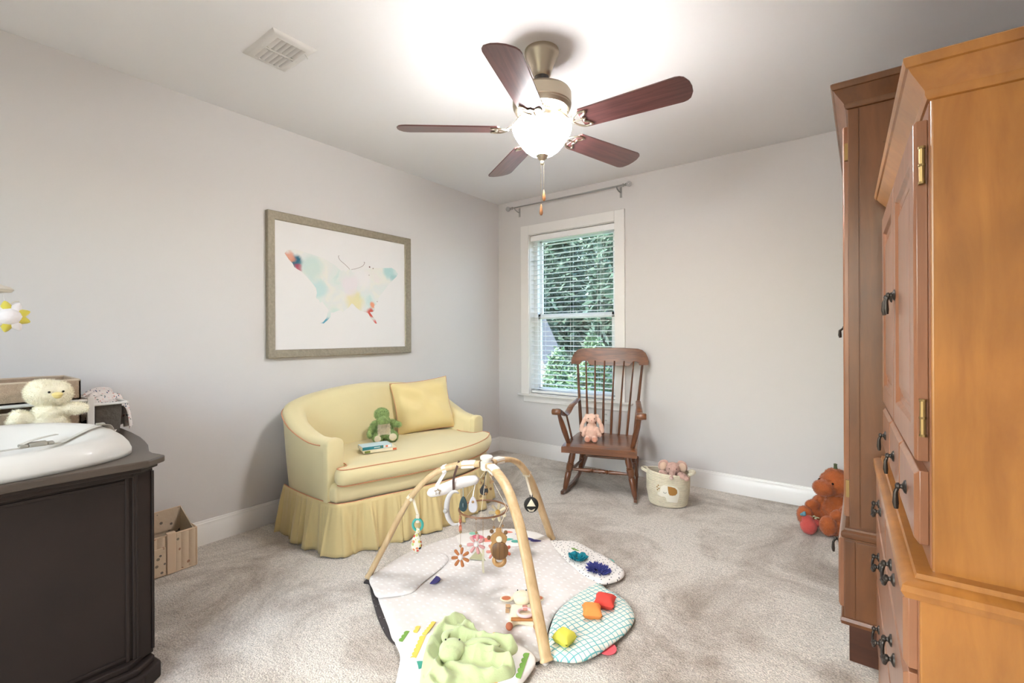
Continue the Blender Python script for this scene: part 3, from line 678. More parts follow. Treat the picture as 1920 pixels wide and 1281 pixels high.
# ------------------------------------------------------------------ ceiling fan
FX, FY = 1.728, 1.783
fan = thing('ceiling_fan', 'five-blade ceiling fan with dark wood blades and a lit white glass bowl', 'ceiling fan', (FX, FY, HC))
M_brass = mat('antique_nickel', srgb(186, 175, 156), 0.3, 1.0)
M_blade = wood('blade_mahogany', srgb(72, 42, 44), srgb(116, 72, 68), axis='X', scale=16, stretch=0.06, rough=0.32, coat=0.4, blotch=0.15)
fc = (FX, FY, 0)
MB().lathe([(0.078, HC), (0.079, HC - 0.006), (0.077, HC - 0.018), (0.072, HC - 0.03), (0.056, HC - 0.062), (0.046, HC - 0.092), (0.040, HC - 0.112), (0.034, HC - 0.118)], fc, 40).build('canopy', M_brass, fan, angle=0.5)
MB().lathe([(0.030, HC - 0.112), (0.033, HC - 0.124), (0.027, HC - 0.140), (0.014, HC - 0.146)], fc, 24).build('hanger_ball', mat('dark_rubber', srgb(40, 34, 30), 0.5), fan)
MB().lathe([(0.013, HC - 0.13), (0.013, HC - 0.185), (0.020, HC - 0.187), (0.020, HC - 0.2)], fc, 20).build('downrod', M_brass, fan)
ZT = 2.262
MB().lathe([(0.02, ZT), (0.10, ZT - 0.004), (0.128, ZT - 0.012), (0.134, ZT - 0.022), (0.134, ZT - 0.072), (0.130, ZT - 0.076), (0.132, ZT - 0.082), (0.124, ZT - 0.098), (0.116, ZT - 0.102), (0.05, ZT - 0.102)], fc, 48).build('motor_housing', M_brass, fan, angle=0.5)
b = MB()
for i in range(44):
    a = 2 * PI * i / 44; d = Vector((math.cos(a), math.sin(a), 0)); s = Vector((-d.y, d.x, 0))
    b.obox(Vector((FX, FY, ZT - 0.1035)) + d * 0.092, d * 0.021, s * 0.0028, (0, 0, 0.002))
b.build('vent_ribs', mat('vent_pale_metal', srgb(206, 192, 168), 0.35, 0.8), fan, smooth=False)
MB().lathe([(0.058, ZT - 0.09), (0.062, ZT - 0.115), (0.056, ZT - 0.130), (0.056, ZT - 0.150), (0.066, ZT - 0.156), (0.066, ZT - 0.163), (0.045, ZT - 0.166)], fc, 32).build('switch_housing', M_brass, fan, angle=0.5)
ZB = 2.092
m, t, p = newmat('lit_glass'); p.inputs['Base Color'].default_value = (1, 0.97, 0.92, 1); p.inputs['Emission Color'].default_value = (0.98, 0.985, 1.0, 1); p.inputs['Emission Strength'].default_value = 105.0; p.inputs['Roughness'].default_value = 0.4
M_bowl = m
out = [(0.128, ZB + 0.006), (0.1345, ZB), (0.135, ZB - 0.010), (0.130, ZB - 0.026), (0.117, ZB - 0.050), (0.098, ZB - 0.078), (0.077, ZB - 0.103), (0.052, ZB - 0.121), (0.026, ZB - 0.130), (0.010, ZB - 0.132)]
m, t, p = newmat('lit_glass_inside'); p.inputs['Base Color'].default_value = (1, 0.97, 0.92, 1); p.inputs['Emission Color'].default_value = (0.98, 0.985, 1.0, 1); p.inputs['Emission Strength'].default_value = 9.0
b = MB(); b.lathe(out, fc, 48, caps=False, mi=0); b.lathe([out[0]] + [(max(0.004, r * 0.97 - 0.001), z + 0.003) for r, z in out], fc, 48, caps=False, mi=1)
b.build('glass_bowl', [M_bowl, m], fan, angle=1.2)
MB().lathe([(0.030, ZB - 0.124), (0.028, ZB - 0.132), (0.018, ZB - 0.144), (0.007, ZB - 0.152), (0.009, ZB - 0.158), (0.008, ZB - 0.168), (0.003, ZB - 0.172)], fc, 20).build('finial', M_brass, fan)
def add_point(name, loc, power, r, col):
    l = D.lights.new(name, 'POINT'); l.energy = power; l.shadow_soft_size = r; l.color = col
    o = D.objects.new(name, l); SC.collection.objects.link(o); o.location = loc; return o
for i in range(3):
    a = 0.5 + i * 2 * PI / 3; add_point('fan_bulb_light', (FX + 0.062 * math.cos(a), FY + 0.062 * math.sin(a), ZB - 0.010), 2.2, 0.03, (0.98, 0.985, 1.0))
    MB().ball((FX + 0.058 * math.cos(a), FY + 0.058 * math.sin(a), ZB - 0.05), (0.018, 0.018, 0.024), 10).build('bulb', M_bowl, fan) if False else None
M_knob = wood('pull_knob_wood', srgb(150, 96, 56), srgb(186, 126, 78), axis='Z', scale=30, rough=0.4)
for dx, dy, z0 in ((0.006, 0.004, 1.755), (-0.004, -0.004, 1.690)):
    x, y = FX + dx, FY + dy; b = MB(); z = ZB - 0.165
    b.tube([(x, y, ZB - 0.16), (x, y, z0 + 0.05)], 0.0008, 4)
    while z > z0 + 0.056: b.ball((x, y, z), 0.0021, 6); z -= 0.0062
    c = b.build('pull_chain', M_brass, fan)
    MB().lathe([(0.0015, 0.052), (0.0035, 0.048), (0.0075, 0.02), (0.0085, 0.010), (0.005, 0.001), (0.002, 0)], (x, y, z0), 14).build('pull_knob', M_knob, c)
ZBL = 2.082
for k in range(5):
    a = math.radians(-69.2 + 72 * k); R = Matrix.Rotation(a, 4, 'Z'); Rp = Matrix.Rotation(math.radians(-13), 4, 'X')
    TF = Matrix.Translation((FX, FY, ZBL)) @ R @ Rp
    tipw, rootw, r0, r1 = 0.072, 0.060, 0.195, 0.655
    ol = [(r0, -rootw + 0.012), (r0 + 0.01, -rootw)]
    ol += [(r1 - 0.045, -tipw), (r1 - 0.028, -tipw + 0.004), (r1 - 0.014, -tipw + 0.014), (r1 - 0.006, -tipw + 0.030), (r1, -0.028), (r1 + 0.003, 0), (r1, 0.028), (r1 - 0.006, tipw - 0.030), (r1 - 0.014, tipw - 0.014), (r1 - 0.028, tipw - 0.004), (r1 - 0.045, tipw)]
    ol += [(r0 + 0.01, rootw), (r0, rootw - 0.012)]
    b = MB().prism(ol, -0.003, 0.003); me_v = b.v
    bo = b.build('blade', M_blade, None, smooth=False, bevel=0.0012)
    bo.parent = fan; bo.matrix_local = MW[fan.name].inverted() @ TF; MW[bo.name] = TF
    # bracket: arm from the motor, then a scrolled open plate under the blade
    b = MB()
    q = [Vector((0.07, 0, 0.085)), Vector((0.105, 0, 0.05)), Vector((0.135, 0, 0.016)), Vector((0.165, 0, 0.0))]
    b.tube(smoothpath(q, 5), 0.0085, 8, sy=0.6)
    for s in (-1, 1):
        b.tube(smoothpath([(0.155, 0, -0.003), (0.172, s * 0.026, -0.006), (0.196, s * 0.044, -0.007), (0.222, s * 0.046, -0.006), (0.232, s * 0.038, -0.006)], 5), 0.0055, 6, sy=0.7)
        b.tube(smoothpath([(0.232, s * 0.040, -0.006), (0.222, s * 0.026, -0.006), (0.208, s * 0.018, -0.006), (0.21, s * 0.006, -0.006), (0.216, 0, -0.006)], 5), 0.005, 6, sy=0.7)
        b.ball((0.230, s * 0.042, -0.006), (0.008, 0.008, 0.004), 8)
    b.tube([(0.165, 0, -0.005), (0.216, 0, -0.006)], 0.004, 6, sy=0.7)
    bi = b.build('blade_bracket', M_brass, bo, world=False)
    MW[bi.name] = TF

# ------------------------------------------------------------------ rocking chair
CA = math.radians(17); CO = Vector((1.412, 2.985, 0))
ch = thing('rocking_chair', 'dark wood spindle-back rocking chair in front of the window', 'rocking chair', CO, CA)
M_ch = wood('chair_walnut', srgb(70, 38, 22), srgb(122, 72, 42), axis='Z', scale=14, stretch=0.1, rough=0.3, coat=0.5)
M_chx = wood('chair_walnut_cross', srgb(82, 46, 26), srgb(142, 88, 52), axis='X', scale=14, stretch=0.1, rough=0.3, coat=0.5)
def cb(b, name, m=M_ch, parent=ch, **k): return b.build(name, m, parent, world=False, **k)
# seat: dished plank with rolled front
b = MB(); rows = []
nx, ny = 20, 14
def seat_pt(u, v, top):
    x = (u - 0.5) * 2; y = lerp(-0.055, 0.40, v); wd = lerp(0.262, 0.232, v); xx = x * wd
    yy = y + 0.02 * (x * x) * (1 if v > 0.5 else -0.3) * (-1 if v > 0.5 else 1) * abs(v - .5) * 2
    if top:
        z = 0.362 - 0.010 * (1 - x ** 2) * math.sin(PI * min(1, v * 1.1)) - 0.012 * max(0, 0.12 - v) / 0.12 + 0.006 * v
        z -= 0.006 * max(0, abs(x) - 0.93) / 0.07
    else: z = 0.305 + 0.022 * min(1, v * 2.5)
    return (xx, yy, z)
top = [[seat_pt(i / nx, j / ny, 1) for j in range(ny + 1)] for i in range(nx + 1)]; bot = [[seat_pt(i / nx, j / ny, 0) for j in range(ny + 1)] for i in range(nx + 1)]
b.grid(top); b.grid(bot)
b.grid([[top[i][0], bot[i][0]] for i in range(nx + 1)]); b.grid([[top[i][ny], bot[i][ny]] for i in range(nx + 1)])
b.grid([[top[0][j], bot[0][j]] for j in range(ny + 1)]); b.grid([[top[nx][j], bot[nx][j]] for j in range(ny + 1)])
cb(b, 'seat', M_chx, angle=0.7)
# runners, legs, stretchers
for s in (-1, 1):
    pts = []
    for i in range(17):
        t = i / 16; y = lerp(-0.085, 0.66, t); z = 0.014 + 0.16 * ((y - 0.16) / 0.5) ** 2 * (0.35 if y < .16 else 1.0)
        pts.append((s * lerp(0.252, 0.20, t), y, z))
    P = []
    for i, p in enumerate(pts):
        h = 0.017 * (1 if 0 < i < 16 else 0.6); P.append([(p[0] - 0.011, p[1], p[2] - 0.013), (p[0] + 0.011, p[1], p[2] - 0.013), (p[0] + 0.011, p[1], p[2] + h), (p[0] - 0.011, p[1], p[2] + h)])
    cb(MB().grid(P, closed_v=True, caps=True), 'runner', M_ch, bevel=0.004)
def turned(b, a, c, prof):
    a, c = Vector(a), Vector(c); L = (c - a).length
    return b.lathe([(r, u * L) for u, r in prof], a, 18, ax=(c - a))
LEG = [(0, 0.012), (0.04, 0.0135), (0.1, 0.017), (0.3, 0.021), (0.44, 0.0225), (0.46, 0.019), (0.475, 0.0235), (0.49, 0.019), (0.52, 0.024), (0.64, 0.026), (0.66, 0.021), (0.675, 0.025), (0.69, 0.021), (0.8, 0.0235), (1, 0.019)]
for s in (-1, 1):
    cb(turned(MB(), (s * 0.247, -0.03, 0.02), (s * 0.188, 0.01, 0.318), LEG), 'leg')
    cb(turned(MB(), (s * 0.222, 0.385, 0.045), (s * 0.168, 0.33, 0.322), LEG), 'leg')
cb(turned(MB(), (-0.20, -0.002, 0.178), (0.20, -0.002, 0.178), [(0, .008), (.08, .010), (.25, .0135), (.33, .015), (.35, .010), (.37, .016), (.39, .010), (.42, .014), (.46, .011), (.5, .0155), (.54, .011), (.58, .014), (.61, .010), (.63, .016), (.65, .010), (.67, .015), (.75, .0135), (.92, .010), (1, .008)]), 'stretcher', M_chx)
cb(turned(MB(), (-0.20, 0.355, 0.19), (0.20, 0.355, 0.19), [(0, .008), (.5, .011), (1, .008)]), 'stretcher', M_chx)
for s in (-1, 1): cb(turned(MB(), (s * 0.222, 0.0, 0.15), (s * 0.203, 0.36, 0.15), [(0, .008), (.5, .012), (1, .008)]), 'stretcher')
# back: posts, spindles, crest
def backz(x, t):  # from the seat to the crest
    x0, x1 = x; return (lerp(x0, x1, t), lerp(0.355, 0.492, t) + 0.012 * math.sin(PI * t) * -1 - 0.02 * (1 - (x1 / 0.27) ** 2) * -1 * t * 0.6, lerp(0.345, 0.93, t))
xs0 = [-0.2, -0.148, -0.09, -0.032, 0.028, 0.088, 0.148, 0.205]; xs1 = [-0.258, -0.19, -0.116, -0.04, 0.038, 0.114, 0.19, 0.258]
for k, (a, c) in enumerate(zip(xs0, xs1)):
    outer = k in (0, 7); pts = [backz((a, c), i / 8) for i in range(9)]
    rr = [0.0125 if outer else 0.0085, 0.013 if outer else 0.0095, 0.0135 if outer else 0.0105, 0.013 if outer else 0.0095, 0.012 if outer else 0.008, 0.011 if outer else 0.0072, 0.0105 if outer else 0.0068, 0.0098 if outer else 0.0064, 0.0095 if outer else 0.006]
    cb(MB().tube(pts, rr, 10), 'back_post' if outer else 'spindle')
ol = [(-0.303, 0.905), (-0.306, 0.93), (-0.298, 0.965), (-0.280, 0.998), (-0.255, 1.02), (-0.22, 1.030), (-0.1, 1.036), (0.1, 1.036), (0.22, 1.030), (0.255, 1.02), (0.280, 0.998), (0.298, 0.965), (0.306, 0.93), (0.303, 0.905), (0.236, 0.900),
      (0.229, 0.916), (0.213, 0.928), (0.193, 0.931), (0.176, 0.922), (0.165, 0.903), (0.150, 0.895), (0.135, 0.893), (0.05, 0.893), (-0.05, 0.893), (-0.135, 0.893), (-0.150, 0.895), (-0.165, 0.903), (-0.176, 0.922), (-0.193, 0.931), (-0.213, 0.928), (-0.229, 0.916), (-0.236, 0.900)]
def crestT(x, z, y): return (x, 0.512 - 0.045 * (x / 0.3) ** 2 + 0.18 * (z - 0.9) + y, z)
bm = bmesh.new(); bmv = [bm.verts.new((x, z, 0)) for x, z in ol]; f = bm.faces.new(bmv); bmesh.ops.triangulate(bm, faces=[f])
for _x in [i * 0.03 - 0.3 for i in range(21)]:
    bmesh.ops.bisect_plane(bm, geom=bm.verts[:] + bm.edges[:] + bm.faces[:], plane_co=(_x, 0, 0), plane_no=(1, 0, 0))
bm.verts.index_update(); vs = [(v.co.x, v.co.y) for v in bm.verts]; fs = [tuple(v.index for v in f.verts) for f in bm.faces]; bnd = [(e.verts[0].index, e.verts[1].index) for e in bm.edges if len(e.link_faces) == 1]; bm.free()
n = len(vs); b = MB(); b.add([crestT(x, z, -0.009) for x, z in vs] + [crestT(x, z, 0.009) for x, z in vs], fs + [tuple(i + n for i in f) for f in fs] + [(i, j, j + n, i + n) for i, j in bnd])
cb(b, 'crest_rail', M_chx, angle=0.5, bevel=0.003)
# arms
for s in (-1, 1):
    xa, xb = s * 0.292, s * 0.232
    prof = []
    for i in range(15):
        t = i / 14; y = lerp(-0.085, 0.385, t)
        z = 0.600 - 0.052 * math.sin(PI * min(1, max(0, (t - 0.08) / 0.62))) ** 1.5 + 0.028 * max(0, t - 0.7) / 0.3
        x = lerp(xa, xb, t); wd = 0.030 * (1 - 0.35 * t) * (0.7 if i == 0 else 1); th = 0.017 if i < 2 else 0.0105
        prof.append([(x + wd * math.cos(2 * PI * j / 12), y, z + 0.008 * (i < 3) * 0 + th * math.sin(2 * PI * j / 12)) for j in range(12)])
    b = MB().grid(prof, closed_v=True, caps=True)
    b.lathe([(0.016, -0.033), (0.0215, -0.029), (0.0225, 0), (0.0215, 0.029), (0.016, 0.033)], (xa, -0.072, 0.594), 18, ax=(1, 0, 0))
    cb(b, 'armrest', M_chx, angle=1.0)
    cb(turned(MB(), (s * 0.222, 0.01, 0.352), (s * 0.284, -0.058, 0.590), [(0, .013), (.1, .016), (.4, .020), (.7, .018), (.92, .012), (1, .011)]), 'arm_support')
    cb(MB().tube([(s * 0.222, 0.12, 0.355), (s * 0.262, 0.10, 0.552)], [0.008, 0.007], 8), 'arm_spindle')

# ------------------------------------------------------------------ armoires
M_honey = wood('honey_maple', srgb(142, 88, 36), srgb(172, 114, 52), axis='Z', scale=7, stretch=0.16, rough=0.33, coat=0.35, knots=0.6, blotch=0.34)
M_front = wood('armoire_front_sheen', srgb(124, 78, 52), srgb(152, 102, 72), axis='Z', scale=9, stretch=0.1, rough=0.3, coat=0.4, blotch=0.12)  # fronts of the same wood, their reddish grazing sheen put into the colour
M_rear = wood('brown_maple', srgb(94, 56, 30), srgb(122, 76, 42), axis='Z', scale=7, stretch=0.14, rough=0.36, coat=0.25, knots=0.3, blotch=0.2)
M_iron = mat('dark_pewter', srgb(66, 60, 56), 0.42, 0.8, bump=0.1, bscale=200)
M_hinge = mat('hinge_brass', srgb(150, 124, 82), 0.4, 0.9)
def bail(parent, x, y, z, w=0.075, drop=0.022):
    """swan bail pull on a face that looks towards -x; w along y"""
    b = MB()
    for s in (-1, 1):
        b.lathe([(0.013, 0), (0.012, 0.003), (0.005, 0.006), (0.004, 0.009), (0.007, 0.011), (0.007, 0.015), (0.003, 0.018)], (x, y + s * w / 2, z), 12, ax=(-1, 0, 0))
    b.tube(smoothpath([(x - 0.012, y - w / 2, z), (x - 0.016, y - w / 2 + 0.006, z - drop * 0.7), (x - 0.017, y, z - drop), (x - 0.016, y + w / 2 - 0.006, z - drop * 0.7), (x - 0.012, y + w / 2, z)], 6), [0.0035] * 12 + [0.005] * 1 + [0.0035] * 12, 8)
    return b.build('handle', M_iron, parent, world=False)
def drop_pull(parent, x, y, z, L=0.045, k=1.0):
    b = MB(); b.lathe([(0.014, 0), (0.012, 0.003), (0.005, 0.006), (0.004, 0.009), (0.007, 0.011), (0.006, 0.015), (0.002, 0.017)], (x, y, z), 14, ax=(-1, 0, 0))
    b.tube([(x - 0.012, y, z), (x - 0.016 * k, y, z - L * 0.3), (x - 0.016 * k, y, z - L * 0.75), (x - 0.015 * k, y, z - L)], [0.003, 0.004, 0.0055, 0.0035], 10)
    return b.build('handle', M_iron, parent, world=False)
def panel_face(name, y0, y1, z0, z1, xf, th, root, mt, raised=True, stile=0.055):
    """cabinet door or drawer front facing -x: moulded frame with a raised panel"""
    b = MB()
    if not raised:
        e = 0.008
        b.add([(xf + th, y0, z0), (xf + th, y1, z0), (xf + th, y1, z1), (xf + th, y0, z1), (xf + th * .35, y0, z0), (xf + th * .35, y1, z0), (xf + th * .35, y1, z1), (xf + th * .35, y0, z1), (xf, y0 + e, z0 + e), (xf, y1 - e, z0 + e), (xf, y1 - e, z1 - e), (xf, y0 + e, z1 - e)],
              [(0, 1, 5, 4), (1, 2, 6, 5), (2, 3, 7, 6), (3, 0, 4, 7), (4, 5, 9, 8), (5, 6, 10, 9), (6, 7, 11, 10), (7, 4, 8, 11), (8, 9, 10, 11), (0, 3, 2, 1)])
    else:
        rings = []
        for ins, dx in ((0, th), (0, 0.004), (0.004, 0), (stile, 0), (stile + 0.006, 0.008), (stile + 0.016, 0.010), (stile + 0.018, 0.012), (stile + 0.045, 0.003), (stile + 0.05, 0.0025)):
            rings.append([(xf + dx, y0 + ins, z0 + ins), (xf + dx, y1 - ins, z0 + ins), (xf + dx, y1 - ins, z1 - ins), (xf + dx, y0 + ins, z1 - ins)])
        b.grid(rings, closed_v=True, caps=True)
    return b.build(name, mt, root, world=False, angle=0.35, bevel=0.0012)
CROWN = [(0, -0.085), (0.006, -0.083), (0.010, -0.074), (0.010, -0.066), (0.014, -0.060), (0.024, -0.046), (0.034, -0.032), (0.038, -0.024), (0.043, -0.022), (0.047, -0.012), (0.047, -0.004), (0.042, 0), (0, 0)]
WAIST = [(-0.03, -0.024), (0.012, -0.022), (0.026, -0.016), (0.032, -0.004), (0.030, 0.006), (0.020, 0.012), (0.012, 0.014), (0.010, 0.022), (-0.03, 0.024)]
# big honey armoire: local y runs along its front, local x is depth
BA = math.radians(1.41)
ar = thing('armoire', 'tall honey-coloured armoire nearest the camera at the right edge', 'armoire', (2.988, 1.04, 0), BA)
LF, DP = 0.872, 0.56
def R3(b, name, mt, root=ar, **k): return b.build(name, mt, root, world=False, **k)
b = MB(); b.box((0, 0, 0.725), (DP, LF, 1.545)); R3(b, 'upper_carcass', [M_honey], bevel=0.003, smooth=False)
b = MB(); b.box((-0.018, -0.016, 0.0), (DP + 0.005, LF + 0.016, 0.725)); R3(b, 'lower_carcass', [M_honey], bevel=0.003, smooth=False)
b = MB(); b.box((-0.002, 0.004, 0.75), (0.0, LF - 0.004, 1.53)); R3(b, 'face_frame', M_front, smooth=False)
b = MB(); b.box((-0.0195, -0.012, 0.02), (-0.018, LF + 0.012, 0.71)); R3(b, 'face_frame', M_front, smooth=False)
rect = [(DP, LF), (0, LF), (0, 0), (DP, 0)]
def mouldrect(prof, z, rc, name, mt, root):
    b = MB().moulding([(o, z + h) for o, h in prof], [(x, y) for x, y in rc][::-1])
    return b.build(name, mt, root, world=False, angle=0.45)
def fix(prof, z, x0, y0, x1, y1, name, mt, root, close_back=False):
    # front (-x) and both ends; travel so that outward is to the right
    path = [(x1, y1), (x0, y1), (x0, y0), (x1, y0)]
    b = MB().moulding([(o, z + h) for o, h in prof], path)
    use = b
    return use.build(name, mt, root, world=False, angle=0.45)
fix([(o * 0.8, h * 0.8) for o, h in CROWN], 1.600, 0, 0, DP, LF, 'crown_moulding', M_honey, ar)
R3(MB().box((0, 0, 1.54), (DP, LF, 1.594)), 'top_board', M_honey, smooth=False)
fix(WAIST, 0.724, -0.012, -0.010, DP, LF + 0.010, 'waist_moulding', M_honey, ar)
for y0, y1, hy in ((0.018, 0.434, 0.390), (0.438, LF - 0.018, 0.476)):
    d = panel_face('door', y0, y1, 0.925, 1.508, -0.021, 0.019, ar, M_front)
    drop_pull(d, -0.021, hy, 1.235)
for z in (1.43, 1.0):
    b = MB().tube([(-0.010, 0.0125, z - 0.03), (-0.010, 0.0125, z + 0.03)], 0.0042, 8)
    for k in range(3): b.lathe([(0.0052, -0.002), (0.0052, 0.002)], (-0.010, 0.0125, z - 0.03 + 0.03 * k), 10)
    R3(b, 'hinge', M_hinge)
for k in range(3):
    w3 = (LF - 0.036 - 0.012) / 3; y0 = 0.018 + k * (w3 + 0.006)
    d = panel_face('drawer', y0, y0 + w3, 0.782, 0.908, -0.021, 0.019, ar, M_front, raised=False)
    drop_pull(d, -0.021, y0 + w3 / 2, 0.842)
for k in range(2):
    w2 = (LF + 0.004) / 2 - 0.006; y0 = -0.002 + k * (w2 + 0.006)
    d = panel_face('drawer', y0, y0 + w2, 0.575, 0.698, -0.038, 0.019, ar, M_front, raised=False)
    bail(d, -0.038, y0 + w2 / 2, 0.645)
for z0, z1 in ((0.365, 0.568), (0.145, 0.358)):
    d = panel_face('drawer', -0.002, LF, z0, z1, -0.038, 0.019, ar, M_front, raised=False)
    for yy in (0.215, LF - 0.2): bail(d, -0.038, yy, (z0 + z1) / 2 + 0.015)
fix([(0, -0.06), (0.014, -0.06), (0.014, 0.03), (0.006, 0.045), (0, 0.05)], 0.062, -0.018, -0.016, DP, LF + 0.016, 'base_moulding', M_honey, ar)
# rear brown armoire
rr_ = thing('armoire', 'taller darker brown armoire standing behind the honey one near the back wall', 'armoire', (2.857, 1.985, 0), 0)
LR, DR = 1.165, 0.58
def R4(b, name, mt, root=rr_, **k): return b.build(name, mt, root, world=False, **k)
R4(MB().box((0, 0, 0.455), (DR, LR, 1.93)), 'upper_carcass', M_rear, bevel=0.003, smooth=False)
R4(MB().box((-0.016, -0.012, 0.155), (DR, LR + 0.012, 0.455)), 'lower_carcass', M_rear, bevel=0.003, smooth=False)
R4(MB().box((-0.002, 0.02, 0.0), (DR, LR - 0.02, 0.155)), 'plinth', mat_ if False else wood('plinth_brown', srgb(66, 36, 24), srgb(92, 52, 34), axis='X', scale=9, stretch=0.1, rough=0.4), smooth=False, bevel=0.002)
R4(MB().box((0, 0, 1.92), (DR, LR, 1.995)), 'top_board', M_rear, smooth=False)
fix(CROWN, 2.002, 0, 0, DR, LR, 'crown_moulding', M_rear, rr_)
fix([(o * 0.5 if o > 0 else o, h * 0.8) for o, h in WAIST], 0.455, -0.008, -0.006, DR, LR + 0.006, 'waist_moulding', M_rear, rr_)
fix([(-0.02, -0.014), (0.007, -0.012), (0.010, 0.0), (0.006, 0.010), (-0.02, 0.014)], 0.155, -0.016, -0.012, DR, LR + 0.012, 'base_moulding', M_rear, rr_)
# end panel grooves: stile beside the front edge
for x0, z0, z1 in ((0.0, 0.48, 1.915), (-0.014, 0.17, 0.43)):
    o = -0.0025 if x0 == 0.0 else -0.0145
    R4(MB().box((x0 + 0.001, o, z0), (x0 + 0.030, 0, z1)), 'stile', M_rear, bevel=0.001, smooth=False)
    R4(MB().box((x0 + 0.033, o, z0), (DR - 0.04, 0, z1)), 'end_panel', M_rear, bevel=0.001, smooth=False)
for y0, y1, hy in ((0.03, LR / 2 - 0.003, LR / 2 - 0.05), (LR / 2 + 0.003, LR - 0.03, LR / 2 + 0.05)):
    d = panel_face('door', y0, y1, 0.50, 1.87, -0.016, 0.016, rr_, M_front)
    drop_pull(d, -0.016, hy, 1.17, k=1.7)
d = panel_face('drawer', 0.02, LR - 0.02, 0.185, 0.425, -0.032, 0.016, rr_, M_front, raised=False)
drop_pull(d, -0.032, 0.11, 0.385, L=0.05, k=1.2)
for z in (1.78, 0.6):
    R4(MB().box((-0.010, 0.022, z - 0.03), (-0.0, 0.034, z + 0.03)), 'hinge', M_hinge, smooth=False)

# ------------------------------------------------------------------ dresser
M_drs = mat('dark_espresso', srgb(36, 26, 22), 0.55, coat=0.0, spec=0.3, vary=0.12, vscale=5)
M_drt = mat('dark_espresso_top', srgb(72, 60, 50), 0.42, coat=0.05, vary=0.12, vscale=6)
dr = thing('dresser', 'dark brown dresser with shaped corners used as a changing table', 'dresser', (0.6, 0.0, 0))
YN = -0.42
body = [(0.20, YN), (0.985, YN), (1.0, YN + 0.02), (1.0, 0.468), (0.98, 0.5206), (0.90, 0.523), (0.76, 0.535), (0.60, 0.545), (0.40, 0.548), (0.20, 0.545)]
topo = [(0.16, YN - 0.03), (1.03, YN - 0.03), (1.05, YN), (1.056, 0.30), (1.063, 0.488), (1.016, 0.546), (0.985, 0.541), (0.945, 0.531), (0.90, 0.533), (0.85, 0.545), (0.78, 0.562), (0.70, 0.574), (0.60, 0.586), (0.45, 0.593), (0.32, 0.593), (0.16, 0.585)]
MB().prism(body, 0.08, 0.70).build('body', M_drs, dr, smooth=False, bevel=0.002)
MB().prism(topo, 0.722, 0.745).build('top', M_drt, dr, smooth=False, bevel=0.005)
def inset(poly, d):
    c = Vector((0.6, 0.05)); out = []
    for x, y in poly:
        out.append((x - d * (1 if x > 0.8 else (-1 if x < 0.3 else 0)), y - d * (1 if y > 0.3 else (-1 if y < -0.3 else 0))))
    return out
MB().prism(inset(topo, 0.016), 0.708, 0.722).build('top_moulding', M_drs, dr, smooth=False, bevel=0.003)
MB().prism(inset(topo, 0.034), 0.692, 0.708).build('top_moulding', M_drs, dr, smooth=False, bevel=0.004)
MB().prism(inset(topo, 0.010), 0.0, 0.055).build('base', M_drs, dr, smooth=False, bevel=0.006)
MB().prism(inset(topo, 0.024), 0.055, 0.075).build('base_moulding', M_drs, dr, smooth=False, bevel=0.005)
MB().prism(inset(topo, 0.040), 0.075, 0.095).build('base_moulding', M_drs, dr, smooth=False, bevel=0.004)
# raised edge beads on the side panel and the corner post
b = MB(); b.box((1.0, 0.442, 0.095), (1.005, 0.452, 0.692)); b.box((1.0, 0.460, 0.095), (1.006, 0.4675, 0.692)); b.box((1.0, YN + 0.03, 0.672), (1.005, 0.442, 0.682))
b.box((1.0, YN + 0.03, 0.105), (1.005, 0.442, 0.115))
b.build('panel_bead', M_drs, dr, smooth=False, bevel=0.002)
a, c = Vector((1.0, 0.468, 0)), Vector((0.98, 0.5206, 0)); dd = (c - a); nn = Vector((dd.y, -dd.x, 0)).normalized()
b = MB()
for u in (0.03, 0.97): b.cyl(a + dd * u + nn * 0.0015 + Vector((0, 0, 0.095)), a + dd * u + nn * 0.0015 + Vector((0, 0, 0.692)), 0.0045, n=8)
b.build('corner_bead', M_drs, dr)
# drawers on the window side, mostly out of sight
for k in range(3):
    o = MB().box((0.28, 0.53, 0.115 + k * 0.19), (0.86, 0.552, 0.29 + k * 0.19)).build('drawer', M_drs, dr, smooth=False, bevel=0.003)
    for x in (0.42, 0.72): MB().lathe([(0.006, 0), (0.006, 0.012), (0.014, 0.018), (0.012, 0.026)], (x, 0.552, 0.2 + k * 0.19), 12, ax=(0, 1, 0)).build('knob', M_iron, o)

# changing pad
M_pad = mat('pad_foam_white', srgb(212, 206, 197), 0.5, coat=0.1)
cx0, cx1, cy0, cy1 = 0.585, 1.035, -0.33, 0.497
pc = Vector(((cx0 + cx1) / 2, (cy0 + cy1) / 2, 0.7455))
rows = []; NU = 72; SIDE = [(-1, 1.22), (-0.4, 1.1), (0.3, 0.85), (1, 0.70)]
def padrim(a, s):
    e = 2.6; ca, sa = math.cos(a), math.sin(a)
    rx, ry_ = (cx1 - cx0) / 2, (cy1 - cy0) / 2
    return pc.x + rx * s * math.copysign(abs(ca) ** (2 / e), ca), pc.y + ry_ * s * math.copysign(abs(sa) ** (2 / e), sa)
for s, base in ((1.0, 0.0), (1.0, 0.018), (0.985, 0.036), (0.96, 0.052), (0.92, 0.066), (0.87, 0.076), (0.82, 0.08), (0.76, 0.076), (0.68, 0.062), (0.58, 0.040), (0.45, 0.024), (0.3, 0.016), (0.12, 0.013)):
    row = []
    for j in range(NU):
        a = 2 * PI * j / NU; x, y = padrim(a, s)
        side = abs(math.cos(a)) ** 1.5       # higher along the long sides, lower at the ends
        h = base * lerp(1.0, 1.15, side) if base > 0.04 else base
        h *= interp(SIDE, (x - pc.x) / ((cx1 - cx0) / 2))
        row.append((x, y, pc.z + h))
    rows.append(row)
b = MB().grid(rows, closed_v=True, caps=True)
